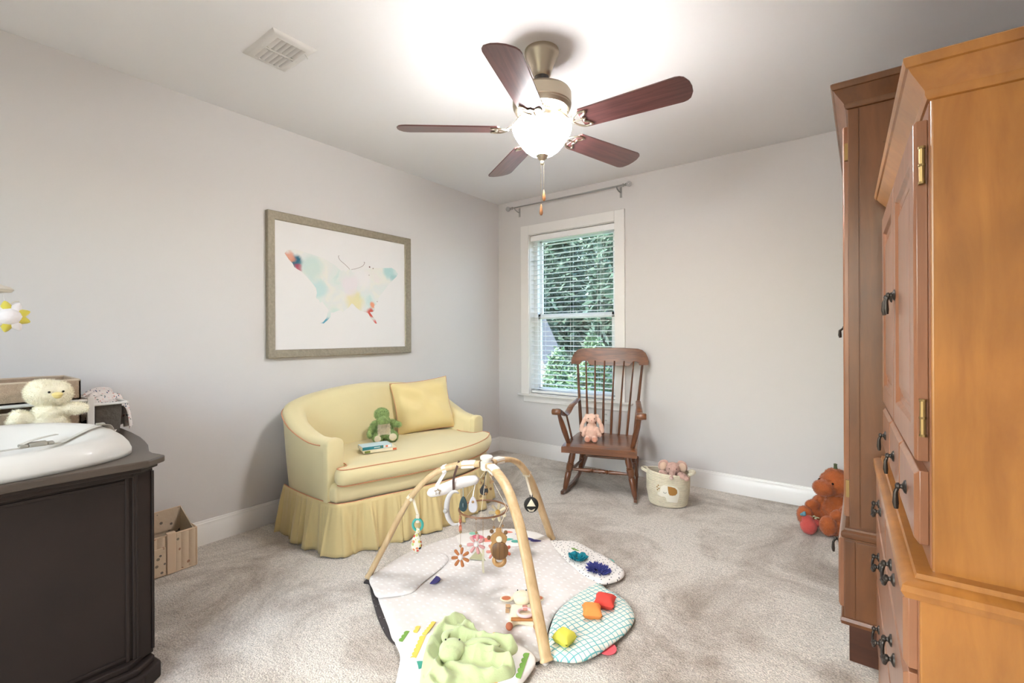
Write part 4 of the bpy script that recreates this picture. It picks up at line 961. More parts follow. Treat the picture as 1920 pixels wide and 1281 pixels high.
pad = b.build('changing_pad', M_pad, angle=3.1); origin_to(pad, pc)
tag(pad, 'white contoured changing pad with grey strap on top of the dark dresser', 'changing pad')
M_strap = mat('strap_grey', srgb(196, 188, 176), 0.7, bump=0.2, bscale=220)
M_buck = mat('buckle_grey', srgb(150, 142, 128), 0.45)
def ribbon(pts, w, th=0.0015, up=(0, 0, 1), sub=6):
    pts = smoothpath(pts, sub); b = MB(); P = []
    for i, p in enumerate(pts):
        d = (pts[min(i + 1, len(pts) - 1)] - pts[max(i - 1, 0)]).normalized(); s = d.cross(Vector(up))
        if s.length < 1e-3: s = d.cross(Vector((1, 0, 0)))
        s.normalize(); n = s.cross(d).normalized()
        P.append([p - s * w / 2, p + s * w / 2, p + s * w / 2 + n * th, p - s * w / 2 + n * th])
    return b.grid(P, closed_v=True, caps=True)
def padz(x, y):
    """height of the pad surface"""
    e = 2.6; dx, dy = abs(x - pc.x) / ((cx1 - cx0) / 2), abs(y - pc.y) / ((cy1 - cy0) / 2); s = (dx ** e + dy ** e) ** (1 / e)
    if s >= 1: return pc.z
    base = interp([(0, .013), (.12, .013), (.3, .016), (.45, .024), (.58, .040), (.68, .062), (.76, .076), (.82, .08), (.87, .076), (.92, .066), (.96, .052), (.985, .036), (1, .018)], s)
    side = (dx / max(1e-6, math.hypot(dx, dy))) ** 1.5
    h = base * lerp(1.0, 1.15, side) if base > 0.04 else base
    return pc.z + h * interp(SIDE, (x - pc.x) / ((cx1 - cx0) / 2))
def onpad(pts, up=0.008): return [(x, y, max(0.796, padz(x, y) + up)) for x, y in pts]
def dense(pts, n=5): return [(p.x, p.y) for p in smoothpath([(x, y, 0) for x, y in pts], n)]
o = ribbon(onpad(dense([(0.83, -0.2), (0.825, 0.05), (0.80, 0.2), (0.795, 0.30), (0.79, 0.38), (0.77, 0.43), (0.72, 0.465), (0.67, 0.485)])), 0.022, sub=1).build('strap', M_strap, pad)
zb = 0.7975
b = MB().box((0.778, 0.250, zb), (0.814, 0.292, zb + 0.012)); b.box((0.782, 0.292, zb), (0.810, 0.308, zb + 0.009)); b.box((0.778, 0.228, zb), (0.785, 0.250, zb + 0.010)); b.box((0.807, 0.228, zb), (0.814, 0.250, zb + 0.010))
b.build('buckle', M_buck, o, bevel=0.003)
ribbon([(0.80, 0.235, zb + 0.010), (0.785, 0.265, zb + 0.018), (0.775, 0.295, zb + 0.022), (0.77, 0.32, zb + 0.024)], 0.020).build('strap_tail', M_strap, o)
zq = padz(0.77, 0.43) + 0.010
MB().box((0.757, 0.418, zq), (0.783, 0.440, zq + 0.006)).build('strap_slider', M_buck, o, bevel=0.002)

# storage rack behind the pad with fabric bins
M_rack = mat('rack_white', srgb(226, 221, 214), 0.4)
rk = thing('storage_rack', 'white metal storage rack on the dresser behind the changing pad', 'rack', (0.28, 0.1, 0.745))
rx0, rx1, ry0, ry1 = 0.115, 0.455, -0.36, 0.463
for x in (rx0, rx1):
    for y in (ry0, ry1): MB().box((x - 0.007, y - 0.011, 0.7455), (x + 0.007, y + 0.011, 0.905)).build('post', M_rack, rk, bevel=0.002)
    MB().tube([(x, ry0, 0.893), (x, ry1, 0.893)], 0.0062, 8).build('rail', M_rack, rk)
    MB().tube([(x, ry0, 0.775), (x, ry1, 0.775)], 0.0062, 8).build('rail', M_rack, rk)
for y in (ry0, ry1): MB().tube([(rx0, y, 0.893), (rx1, y, 0.893)], 0.0062, 8).build('rail', M_rack, rk)
for x in (rx0, rx1): MB().tube([(x, ry1, 0.872), (x, ry1 + 0.115, 0.872)], 0.0055, 8).build('side_rail', M_rack, rk)
MB().tube([(rx0, ry1 + 0.115, 0.872), (rx1, ry1 + 0.115, 0.872)], 0.0055, 8).build('side_rail', M_rack, rk)
b = MB()
for k in range(9): b.tube([(rx0, lerp(ry0, ry1, k / 8), 0.775), (rx1, lerp(ry0, ry1, k / 8), 0.775)], 0.002, 5)
b.build('shelf_wires', M_rack, rk)
def bin_(name, label, x0, x1, y0, y1, z0, z1, mt, lip, t=0.005, lab2=None):
    th = thing(name, label, 'storage bin', ((x0 + x1) / 2, (y0 + y1) / 2, z0), 0, 'fabric bins on the rack')
    b = MB(); b.box((x0, y0, z0), (x1, y1, z0 + t)); b.box((x0, y0, z0), (x0 + t, y1, z1)); b.box((x1 - t, y0, z0), (x1, y1, z1)); b.box((x0, y0, z0), (x1, y0 + t, z1)); b.box((x0, y1 - t, z0), (x1, y1, z1))
    b.build('bin_body', mt, th, smooth=False)
    e = MB().tube([(x0 + t / 2, y0 + t / 2, z1), (x1 - t / 2, y0 + t / 2, z1), (x1 - t / 2, y1 - t / 2, z1), (x0 + t / 2, y1 - t / 2, z1)], 0.0042, 8, closed=True)
    e.build('rim', lip, th)
    return th
M_linen = mat('linen_beige', srgb(176, 152, 128), 0.9, bump=0.5, bscale=260, vary=0.08, vscale=60); M_rim = mat('linen_rim', srgb(196, 176, 152), 0.85)
bin_('fabric_bin', 'beige linen bin on top of the white rack behind the yellow chick', 0.15, 0.44, -0.25, 0.437, 0.8995, 0.975, M_linen, M_rim)
bin_('fabric_bin', 'beige linen bin on the lower shelf of the white rack', 0.15, 0.44, -0.25, 0.437, 0.779, 0.865, M_linen, M_rim)
# folded diapers in the top bin
M_dia = cells('printed_diaper', srgb(232, 226, 222), srgb(150, 180, 200), 60, 0.3, multi=[srgb(150, 178, 200), srgb(214, 170, 150), srgb(226, 222, 218)])
dg = MB()
for k in range(4): dg.obox((0.33, 0.12 + 0.028 * k, 0.955 + 0.008 * (k % 2)), (0.075, 0, 0), (0, 0.011, 0.003), (0, -0.002, 0.045))
do = dg.build('folded_diapers', M_dia, bevel=0.008, segs=3); origin_to(do, (0.33, 0.16, 0.91)); do['kind'] = 'stuff'
tag(do, 'folded printed diapers sticking up from the top beige bin', 'diapers')
# dark hamper liner and the blanket draped over the rack end
hb = thing('hanging_bag', 'dark grey fabric bag hanging inside the white rack end under the blanket', 'bag', (0.285, 0.52, 0.746))
M_dkfab = mat('dark_grey_fabric', srgb(92, 84, 76), 0.9, bump=0.3, bscale=60)
P = []
for z, s in ((0.868, 1.0), (0.83, 0.98), (0.79, 0.95), (0.75, 0.9)):
    P.append([(0.285 + 0.155 * s * c_, 0.522 + 0.042 * s * s_, z) for c_, s_ in ((-1, -1), (0, -1.05), (1, -1), (1.02, 0), (1, 1), (0, 1.05), (-1, 1), (-1.02, 0))])
MB().grid(P, closed_v=True).build('bag_body', M_dkfab, hb)
M_mus = cells('floral_muslin', srgb(222, 212, 206), srgb(120, 130, 150), 85, 0.33, bump=0.6, multi=[srgb(70, 84, 110), srgb(196, 130, 120), srgb(214, 204, 198), srgb(120, 128, 118), srgb(222, 190, 180)])
prof = [(0.30, 0.475, 0.80), (0.29, 0.478, 0.86), (0.27, 0.490, 0.893), (0.24, 0.515, 0.905), (0.21, 0.55, 0.906), (0.19, 0.585, 0.895), (0.18, 0.600, 0.86), (0.175, 0.607, 0.81), (0.17, 0.613, 0.748)]
pp = smoothpath([(x, y, z) for x, y, z in prof], 4); P = []
for i, p in enumerate(pp):
    row = []
    for j in range(25):
        u = j / 24 - 0.5; v = i / len(pp)
        dz = -0.10 * max(0, u * 2 - 0.35) ** 1.5 * (1 - abs(2 * v - 1) ** 3)
        row.append(p + Vector((u * 0.29 - 0.02 * max(0, u * 2 - 0.5), 0, dz)) + Vector((0, -0.020 * math.cos(u * 6) + 0.007 * math.sin(u * 42 + v * 3) * (0.4 + v), 0.006 * math.sin(u * 42 + v * 3) + (0.0 if v < .8 else 0.002))))
    P.append(row)
bk = MB().grid(P).build('muslin_blanket', M_mus, angle=3.1); origin_to(bk, (0.2, 0.56, 0.75)); bk.modifiers.new('s', 'SOLIDIFY').thickness = 0.003
tag(bk, 'white floral muslin blanket draped over the end of the white rack', 'blanket')

# crib mobile hanging in from the left
mb_ = thing('crib_mobile', 'white hanging mobile with a plush sun, at the left edge', 'mobile', (0.36, -0.02, 0.745))
M_mob = mat('mobile_ivory', srgb(208, 200, 186), 0.5)
MB().lathe([(0.05, 0), (0.05, 0.012), (0.012, 0.02)], (0.50, -0.385, 0.7455), 20).build('foot', M_mob, mb_)
MB().tube(smoothpath([(0.50, -0.385, 0.75), (0.50, -0.385, 1.1), (0.50, -0.37, 1.38), (0.52, -0.25, 1.47), (0.57, -0.05, 1.475), (0.605, 0.14, 1.44), (0.61, 0.19, 1.38), (0.61, 0.195, 1.318)], 8), 0.008, 10).build('arm', M_mob, mb_)
MB().lathe([(0.012, 0.024), (0.02, 0.018), (0.038, 0.012), (0.046, 0.004), (0.040, -0.004), (0.010, -0.008)], (0.61, 0.195, 1.298), 28).build('disc', M_mob, mb_)
M_pw = mat('plush_white', srgb(226, 218, 216), 0.95, sheen=0.4, bump=0.2, bscale=120); M_py = mat('plush_yellow', srgb(206, 190, 74), 0.95, sheen=0.4)
s0 = Vector((0.61, 0.228, 1.213))
MB().tube([(0.61, 0.212, 1.296), (0.61, 0.222, 1.243)], 0.0009, 5).build('string', M_cord, mb_)
vd = (Vector((CAMX, CAMY, CAMH)) - s0).normalized(); side = vd.cross(Vector((0, 0, 1))).normalized(); up = side.cross(vd)
so = MB().ball(s0, (0.034, 0.034, 0.03), 20).build('sun_body', M_pw, mb_)
for k in range(9):
    a = 2 * PI * k / 9 + 0.35; d = side * math.cos(a) * -1 + up * math.sin(a)
    MB().lathe([(0.017, 0), (0.014, 0.010), (0.007, 0.022), (0.002, 0.027)], s0 + d * 0.026, 12, ax=d).build('sun_ray', M_py if k % 2 == 0 else M_pw, so)
MB().ball(s0 + Vector((0, 0, 0.040)), 0.006, 8).tube(smoothpath([s0 + Vector((0, 0, 0.04)), s0 + side * -0.012 + Vector((0, 0, 0.05)), s0 + side * -0.024 + Vector((0, 0, 0.052))], 4), 0.003, 6).build('ribbon_bow', M_mob, so)

# floral caddy on the floor
M_cad = cells('caddy_floral', srgb(206, 184, 158), srgb(120, 104, 90), 34, 0.24, multi=[srgb(110, 100, 92), srgb(206, 184, 158), srgb(160, 120, 96), srgb(134, 122, 104)], bump=0.35)
M_cadl = mat('caddy_lining', srgb(196, 180, 156), 0.9); M_cadp = mat('caddy_binding', srgb(214, 188, 160), 0.85)
cd = thing('diaper_caddy', 'quilted floral fabric caddy on the carpet by the left wall beside the dresser', 'caddy', (0.13, 0.76, 0))
kx0, kx1, ky0, ky1, kz = 0.035, 0.232, 0.61, 0.902, 0.19
b = MB(); t = 0.008
n = 9
for i in range(n):   # quilted front in vertical channels
    a, c = lerp(ky0, ky1, i / n), lerp(ky0, ky1, (i + 1) / n)
    P = []
    for j in range(7):
        u = j / 6; bulge = 0.006 * math.sin(PI * u); P.append([(kx1 + bulge, lerp(a, c, u), 0.003), (kx1 + bulge, lerp(a, c, u), kz)])
    b.grid(P)
b.box((kx1 - t, ky0, 0.002), (kx1, ky1, kz)); b.build('front_panel', M_cad, cd, angle=1.0)
MB().box((kx0, ky0, 0.002), (kx0 + t, ky1, kz)).box((kx0, ky1 - t, 0.002), (kx1 - t, ky1, kz * 0.98)).box((kx0, ky0, 0.002), (kx1 - t, ky0 + t, kz * 0.98)).build('wall_panel', M_cad, cd, bevel=0.003)
MB().box((kx0 + t, ky0 + t, 0.002), (kx1 - t, ky1 - t, 0.008)).build('bottom', M_cadl, cd, smooth=False)
TT2 = lambda x, y, z: (x, y, z)
for yy in (0.715, ky1 - t - 0.003):    # peaked dividers
    b = MB(); b.prism([(kx0 + 0.004, 0.008), (kx1 - 0.012, 0.008), (kx1 - 0.012, kz - 0.004), (kx0 + 0.07, kz + 0.045), (kx0 + 0.012, kz + 0.068), (kx0 + 0.004, kz + 0.05)], yy, yy + 0.004, T=lambda x, z, y: (x, y, z)).build('divider', M_cadl, cd, smooth=False)
MB().prism([(0.66, 0.15), (ky1 - 0.01, 0.15), (ky1 - 0.008, kz + 0.068), (0.66, kz + 0.060)], kx0 + 0.010, kx0 + 0.015, T=lambda y, z, x: (x, y, z)).build('back_pocket', M_cad, cd, smooth=False)
b = MB(); b.tube([(kx1 + 0.002, ky0, kz), (kx1 + 0.002, ky1, kz), (kx0, ky1, kz)], 0.0042, 8); b.tube([(kx1 + 0.002, ky1, 0.006), (kx1 + 0.002, ky1, kz)], 0.004, 8); b.tube([(kx1 + 0.002, ky0, 0.006), (kx1 + 0.002, ky1, 0.006)], 0.004, 8)
b.tube([(kx0 + 0.013, 0.66, kz + 0.060), (kx0 + 0.013, ky1 - 0.008, kz + 0.068)], 0.003, 6)
b.build('binding', M_cadp, cd)
MB().box((kx1 + 0.004, ky0, 0.006), (kx1 + 0.012, 0.772, 0.14)).build('front_pocket', M_cad, cd, bevel=0.003)
ribbon([(kx1 + 0.010, 0.795, 0.008), (kx1 + 0.011, 0.795, 0.1), (kx1 + 0.010, 0.795, kz), (kx1 - 0.004, 0.795, kz + 0.008), (kx1 - 0.014, 0.795, kz - 0.02)], 0.036, 0.003, up=(0, 1, 0)).build('handle', M_cadp, cd) if False else None
MB().box((kx1 + 0.006, 0.776, 0.004), (kx1 + 0.013, 0.812, kz + 0.006)).box((kx1 - 0.012, 0.776, kz + 0.002), (kx1 + 0.013, 0.812, kz + 0.010)).build('handle_strap', M_cadp, cd, bevel=0.003)
b = MB(); P = []
for i in range(13):
    a = PI * i / 12; P.append([(kx0 + 0.07 - 0.04 * math.cos(a) * 0 + 0.02, 0.70 - 0.055 * math.cos(a), kz - 0.0 + 0.072 * math.sin(a)), (kx0 + 0.055, 0.70 - 0.055 * math.cos(a), kz + 0.072 * math.sin(a) + 0.004)])
b.grid(P); o = b.build('carry_strap', M_cadp, cd); o.modifiers.new('s', 'SOLIDIFY').thickness = 0.004
# ------------------------------------------------------------------ plush animals
def eye(parent, c, r=0.004, m=None): MB().ball(c, r, 10).build('eye', m or mat('bead_black', srgb(22, 18, 16), 0.15), parent)
class Local:
    """places lumps in a toy's own frame: x right, y back, z up (its face looks to -y)"""
    def __init__(s, loc, rz): s.loc = Vector(loc); s.R = Matrix.Rotation(rz, 3, 'Z')
    def __call__(s, x, y, z): return s.loc + s.R @ Vector((x, y, z))
    def d(s, x, y, z): return s.R @ Vector((x, y, z))
def face_rz(x, y): return math.atan2(CAMY - y, CAMX - x) + PI / 2
def lump(b, T, c, r, tilt=None):
    R = T.R if tilt is None else T.R @ Matrix.Rotation(tilt[0], 3, 'X') @ Matrix.Rotation(tilt[1], 3, 'Y')
    b.ball(T(*c), r, 16, rot=R)

# yellow chick behind the changing pad
x, y = 0.505, 0.335; rz = face_rz(x, y) + 0.12; T = Local((x, y, 0.7455), rz)
dk = thing('plush_chick', 'fluffy pale yellow plush chick sitting behind the changing pad', 'plush toy', (x, y, 0.7455), rz)
b = MB()
lump(b, T, (0, 0.0, 0.068), (0.060, 0.05, 0.068)); lump(b, T, (0, -0.006, 0.125), (0.044, 0.04, 0.03))
lump(b, T, (0.0, -0.008, 0.193), (0.062, 0.052, 0.046)); lump(b, T, (-0.02, -0.012, 0.198), (0.044, 0.046, 0.044)); lump(b, T, (0.028, -0.012, 0.190), (0.038, 0.044, 0.042))
lump(b, T, (-0.068, -0.016, 0.112), (0.036, 0.022, 0.026), (0, 0.5)); lump(b, T, (-0.085, -0.022, 0.098), (0.022, 0.02, 0.02))
lump(b, T, (0.062, -0.018, 0.130), (0.038, 0.022, 0.022), (0, -0.05)); lump(b, T, (0.088, -0.024, 0.127), (0.022, 0.018, 0.02))
lump(b, T, (-0.04, -0.03, 0.03), (0.035, 0.035, 0.03)); lump(b, T, (0.045, -0.03, 0.03), (0.04, 0.035, 0.03))
M_chick = mat('chick_fur', srgb(250, 240, 216), 0.95, sheen=0.1, vary=0.06, vscale=26)
fuse('body', b, [M_chick], dk, 0.004, 5, 0.004, 0.02, fur=16000, flen=0.0085, seed=3)
b = MB(); b.ball(T(0.017, -0.066, 0.190), (0.016, 0.016, 0.010), 12, rot=T.R).ball(T(0.017, -0.068, 0.183), (0.012, 0.012, 0.008), 12, rot=T.R)
b.build('beak', mat('beak_yellow', srgb(226, 202, 130), 0.9, sheen=0.3), dk)
eye(dk, T(-0.004, -0.0645, 0.200), 0.0042); eye(dk, T(0.034, -0.056, 0.199), 0.0038)

# green crocodile on the sofa
x, y = 0.400, 1.915; rz = face_rz(x, y) + 0.05; T = Local((x, y, 0.4605), rz)
fg = thing('plush_crocodile', 'shaggy green plush crocodile with cream belly and foot pads sitting on the sofa', 'plush toy', (x, y, 0.4605), rz)
b = MB()
lump(b, T, (0, 0, 0.062), (0.060, 0.05, 0.066)); lump(b, T, (0, -0.002, 0.11), (0.042, 0.038, 0.04))
lump(b, T, (-0.014, -0.006, 0.172), (0.045, 0.038, 0.038), (0, 0)); lump(b, T, (-0.006, -0.056, 0.138), (0.040, 0.038, 0.029))
lump(b, T, (-0.030, -0.02, 0.192), (0.013, 0.013, 0.012)); lump(b, T, (0.004, -0.02, 0.194), (0.013, 0.013, 0.012))
lump(b, T, (-0.068, -0.006, 0.085), (0.022, 0.022, 0.054), (0, 0.45)); lump(b, T, (-0.086, -0.012, 0.045), (0.019, 0.019, 0.024))
lump(b, T, (0.066, -0.008, 0.108), (0.044, 0.018, 0.019), (0, 0.45)); lump(b, T, (0.092, -0.012, 0.098), (0.017, 0.016, 0.017))
lump(b, T, (-0.042, -0.045, 0.028), (0.030, 0.040, 0.028)); lump(b, T, (0.052, -0.045, 0.032), (0.033, 0.040, 0.032))
M_gf = mat('green_fur', srgb(150, 172, 104), 0.95, sheen=0.35, vary=0.3, vscale=50); M_gc = mat('cream_plush', srgb(224, 208, 176), 0.95, sheen=0.3)
inv = T.R.transposed()
def paint_frog(c, n):
    q = inv @ (c - T.loc); return 1 if (q.y < -0.022 and abs(q.x) < 0.040 and 0.045 < q.z < 0.120 and abs(q.x) < 0.062 - (q.z - 0.03) * 0.3) else 0
fuse('body', b, [M_gf, M_gc], fg, 0.0035, 4, 0.004, 0.015, fur=18000, flen=0.010, seed=4, paint=paint_frog)
for xx, zz, r in ((-0.042, 0.028, 0.021), (0.052, 0.034, 0.024)):
    MB().ball(T(xx, -0.083, zz), (r, 0.005, r), 16, rot=T.R).build('foot_pad', M_gc, fg)
b = MB()
for xx in (-0.012, 0.0): eye(fg, T(xx - 0.012 + (0.016 if xx == 0 else 0), -0.034, 0.190), 0.003)

# pink rabbit on the rocking chair
Tc = Local(CO, CA)
pos = Tc(-0.082, 0.150, 0.3545); rz = face_rz(pos.x, pos.y) - 0.1; T = Local(pos, rz)
rb = thing('plush_rabbit', 'peach plush rabbit with long drooping ears sitting on the rocking chair', 'plush toy', pos, rz)
b = MB()
lump(b, T, (0, 0, 0.062), (0.052, 0.042, 0.062)); lump(b, T, (0, -0.002, 0.11), (0.036, 0.032, 0.03))
lump(b, T, (0.0, -0.012, 0.168), (0.040, 0.038, 0.037)); lump(b, T, (0.004, -0.038, 0.158), (0.024, 0.018, 0.019))
for s in (-1, 1):
    lump(b, T, (s * 0.036, 0.004, 0.186), (0.018, 0.014, 0.014)); lump(b, T, (s * 0.054, -0.004, 0.150), (0.017, 0.012, 0.034), (0, -s * 0.45))
    lump(b, T, (s * 0.072, -0.006, 0.108), (0.017, 0.011, 0.034), (0, -s * 0.25)); lump(b, T, (s * 0.076, -0.008, 0.084), (0.016, 0.011, 0.022), (0, 0))
    lump(b, T, (s * 0.050, -0.020, 0.080), (0.014, 0.016, 0.036), (0.2, -s * 0.35)); lump(b, T, (s * 0.060, -0.028, 0.052), (0.014, 0.015, 0.017))
    lump(b, T, (s * 0.026, -0.045, 0.024), (0.023, 0.030, 0.024))
M_rab = mat('peach_plush', srgb(232, 192, 170), 0.95, sheen=0.4, bump=0.25, bscale=160, vary=0.06, vscale=40)
fuse('body', b, [M_rab], rb, 0.0034, 3, 0.0015, 0.012, fur=7000, flen=0.0032, fw=0.0006, seed=6)
for s in (-1, 1): MB().ball(T(s * 0.026, -0.0735, 0.025), (0.017, 0.004, 0.018), 14, rot=T.R).build('foot_pad', mat('rabbit_pad', srgb(222, 160, 134), 0.95), rb)
MB().ball(T(0.004, -0.057, 0.160), (0.005, 0.003, 0.0035), 8, rot=T.R).build('nose', mat('nose_pink', srgb(206, 128, 116), 0.8), rb)
for s in (-1, 1): eye(rb, T(0.002 + s * 0.022, -0.0455, 0.173), 0.0032)

# rope basket with elephant patch
BX, BY, BR = 1.843, 3.135, face_rz(1.843, 3.135)
bs = thing('rope_basket', 'cream coiled rope basket with elephant patch beside the rocking chair', 'basket', (BX, BY, 0), BR)
T = Local((BX, BY, 0), BR)
M_rope = mat('rope_cream', srgb(222, 212, 188), 0.9, bump=0.4, bscale=240, vary=0.06, vscale=40)
HB = 0.222
def bwall(a, z, off=0.0):
    u = z / HB; rx, ry = lerp(0.118, 0.134, min(1, u * 2.2)) + 0.004 * u + off, lerp(0.092, 0.108, min(1, u * 2.2)) + 0.004 * u + off
    zz = z + (0.016 * u ** 3 * max(0, -math.cos(a)) ** 3 - 0.010 * u ** 3 * (1 + math.cos(2 * a + 1.2)) * 0.5)
    return T(rx * math.cos(a), ry * math.sin(a), zz)
P = []
nr = 21; step = 8
for k in range(nr):
    for i in range(step):
        z = HB * (k + i / step) / nr; off = 0.0048 * math.sin(PI * i / step) ** 0.7 - 0.001
        off -= 0.014 * max(0, 1 - (k + i / step) / 1.6) ** 2
        P.append([bwall(2 * PI * j / 64, z, off) for j in range(64)])
inner = [[bwall(2 * PI * j / 64, HB * (1 - q / 12), -0.007 + 0.002 * math.sin(q * 9)) for j in range(64)] for q in range(12)]
MB().grid(P + inner, closed_v=True, caps=True).build('basket_body', M_rope, bs, angle=3.1)
MB().tube([bwall(2 * PI * j / 48, HB, -0.003) + Vector((0, 0, 0.002)) for j in range(48)], 0.0058, 8, closed=True).build('rim', M_rope, bs)
for s in (-1, 1):
    c0 = [T(s * 0.128, -0.035, HB - 0.006), T(s * 0.155, -0.030, HB + 0.004), T(s * 0.170, 0.0, HB + 0.006), T(s * 0.155, 0.032, HB + 0.004), T(s * 0.128, 0.037, HB - 0.006)]
    MB().tube(smoothpath(c0, 6), 0.0065, 8, sy=1.6).build('handle', M_rope, bs)
def patch(name, poly, off, mt, parent, th=0.003):
    """felt shape wrapped on the front of the basket; poly in metres around the wall (x) and up (z)"""
    bm = bmesh.new(); f = bm.faces.new([bm.verts.new((x, z, 0)) for x, z in poly]); bmesh.ops.triangulate(bm, faces=[f])
    for q in range(-9, 10):
        bmesh.ops.bisect_plane(bm, geom=bm.verts[:] + bm.edges[:] + bm.faces[:], plane_co=(q * 0.011, 0, 0), plane_no=(1, 0, 0))
    bm.verts.index_update(); vs = [(v.co.x, v.co.y) for v in bm.verts]; fs = [tuple(v.index for v in f.verts) for f in bm.faces]; bnd = [(e.verts[0].index, e.verts[1].index) for e in bm.edges if len(e.link_faces) == 1]; bm.free()
    def pos(x, z, o): return bwall(-PI / 2 + x / 0.135, z, o)
    n = len(vs); b = MB(); b.add([pos(x, z, off) for x, z in vs] + [pos(x, z, off + th) for x, z in vs], fs + [tuple(i + n for i in f) for f in fs] + [(i, j, j + n, i + n) for i, j in bnd])
    return b.build(name, mt, parent, angle=0.8)
M_felt = mat('felt_cream', srgb(236, 230, 214), 0.95, bump=0.3, bscale=200); M_brown = mat('felt_brown', srgb(164, 118, 58), 0.9)
el = [(-0.068, 0.096), (-0.058, 0.085), (-0.040, 0.080), (-0.024, 0.082), (-0.012, 0.072), (-0.008, 0.050), (0.012, 0.048), (0.016, 0.062), (0.036, 0.062), (0.040, 0.046), (0.060, 0.044), (0.066, 0.07), (0.070, 0.10), (0.068, 0.128), (0.055, 0.148), (0.030, 0.158), (0.0, 0.160), (-0.024, 0.158), (-0.042, 0.145), (-0.046, 0.125), (-0.050, 0.108), (-0.060, 0.106)]
e_ = patch('elephant_patch', el, 0.0032, M_felt, bs)
patch('ear_patch', [(-0.002, 0.154), (0.02, 0.152), (0.042, 0.146), (0.054, 0.132), (0.055, 0.112), (0.044, 0.098), (0.026, 0.094), (0.010, 0.096), (0.003, 0.108), (0.0, 0.13)], 0.0065, M_brown, e_, 0.002)
for px, pz in ((-0.060, 0.150), (-0.068, 0.138), (-0.056, 0.130), (-0.066, 0.120)):
    patch('dot_patch', [(px + 0.0045 * math.cos(q * PI / 4), pz + 0.0045 * math.sin(q * PI / 4)) for q in range(8)], 0.003, M_brown, bs, 0.002)
MB().tube([bwall(-PI / 2 + xx / 0.135, zz, 0.0075) for xx, zz in ((-0.028, 0.113), (-0.024, 0.108), (-0.018, 0.106), (-0.012, 0.108), (-0.009, 0.113))], 0.0012, 5).build('stitched_eye', M_dark, e_)

# pinkish elephant peeking out of the basket
T2 = Local(T(0.030, -0.005, 0.115), BR + 0.05)
ep = thing('plush_elephant', 'dusty pink plush elephant peeking out of the rope basket', 'plush toy', T2.loc, BR)
b = MB(); T = T2
lump(b, T, (0, 0.0, 0.05), (0.062, 0.055, 0.06)); lump(b, T, (0, -0.014, 0.128), (0.045, 0.045, 0.044))
for i in range(6): lump(b, T, (-0.004 - 0.002 * i, -0.056 - 0.010 * i, 0.116 - 0.004 * i), (0.020 - 0.0015 * i, 0.016, 0.018 - 0.0012 * i))
lump(b, T, (-0.062, -0.045, 0.105), (0.032, 0.02, 0.016), (0, 0.2)); lump(b, T, (0.058, -0.070, 0.100), (0.036, 0.032, 0.017), (0.2, 0.3)); lump(b, T, (0.08, -0.095, 0.093), (0.017, 0.017, 0.016))
for s in (-1, 1): lump(b, T, (s * 0.058, 0.006, 0.142), (0.036, 0.012, 0.042), (0, -s * 0.35))
M_el = mat('elephant_plush', srgb(196, 160, 146), 0.95, sheen=0.4, vary=0.12, vscale=60)
fuse('body', b, [M_el], ep, 0.0036, 3, 0.002, 0.012, fur=9000, flen=0.005, seed=8)
for s in (-1, 1): MB().ball(T(s * 0.062, -0.010, 0.140), (0.024, 0.006, 0.030), 16, rot=T.R @ Matrix.Rotation(-s * 0.35, 3, 'Y')).build('inner_ear', mat('inner_ear', srgb(214, 184, 160), 0.95, sheen=0.3), ep)
for s in (-1, 1): eye(ep, T(s * 0.022 - 0.002, -0.054, 0.138), 0.003)
MB().ball(T(-0.016, -0.117, 0.092), (0.011, 0.004, 0.010), 10, rot=T.R).build('trunk_tip', mat('trunk_pad', srgb(214, 190, 180), 0.95), ep)

# orange bear in the corner behind the armoire
x, y = 2.785, 3.33; rz = face_rz(x, y) - 0.75; T = Local((x, y, 0.0), rz)
br = thing('plush_bear', 'burnt orange plush bear-like animal with a green stem sitting on the carpet behind the armoires', 'plush toy', (x, y, 0), rz)
b = MB()
lump(b, T, (0, 0, 0.10), (0.105, 0.085, 0.10)); lump(b, T, (0, -0.01, 0.17), (0.07, 0.06, 0.05))
lump(b, T, (0, -0.03, 0.265), (0.085, 0.08, 0.075)); lump(b, T, (0.0, -0.03, 0.31), (0.06, 0.055, 0.045)); lump(b, T, (0.005, -0.115, 0.247), (0.058, 0.058, 0.048))
for s in (-1, 1):
    lump(b, T, (s * 0.092, -0.05, 0.135), (0.036, 0.05, 0.032), (0.5, 0)); lump(b, T, (s * 0.085, -0.105, 0.118), (0.033, 0.045, 0.03), (0.2, 0))
    lump(b, T, (s * 0.075, -0.10, 0.052), (0.05, 0.085, 0.050)); lump(b, T, (s * 0.078, -0.165, 0.062), (0.046, 0.04, 0.056))
M_or = mat('orange_plush', srgb(164, 84, 36), 0.95, sheen=0.3, vary=0.15, vscale=30)
fuse('body', b, [M_or], br, 0.0055, 4, 0.003, 0.02, fur=14000, flen=0.007, fw=0.001, seed=9)
for s in (-1, 1): eye(br, T(s * 0.045, -0.097, 0.282), 0.0065)
MB().lathe([(0.011, 0), (0.009, 0.012), (0.008, 0.026), (0.010, 0.032), (0.004, 0.035)], T(0, -0.03, 0.348), 12).build('stem', mat('stem_green', srgb(88, 96, 68), 0.9), br)
x, y = 2.645, 3.135; T = Local((x, y, 0), 0.3)
pg = thing('plush_strawberry', 'small coral red plush fruit with a blue pompom lying against the orange toy', 'plush toy', (x, y, 0))
b = MB(); lump(b, T, (0, 0, 0.045), (0.042, 0.04, 0.044)); lump(b, T, (-0.006, 0.0, 0.078), (0.030, 0.028, 0.028)); lump(b, T, (0.04, 0.02, 0.06), (0.026, 0.022, 0.02))
fuse('body', b, [mat('coral_plush', srgb(190, 78, 70), 0.95, sheen=0.3)], pg, 0.0035, 3, 0.002, 0.012, fur=3000, flen=0.004, seed=10)
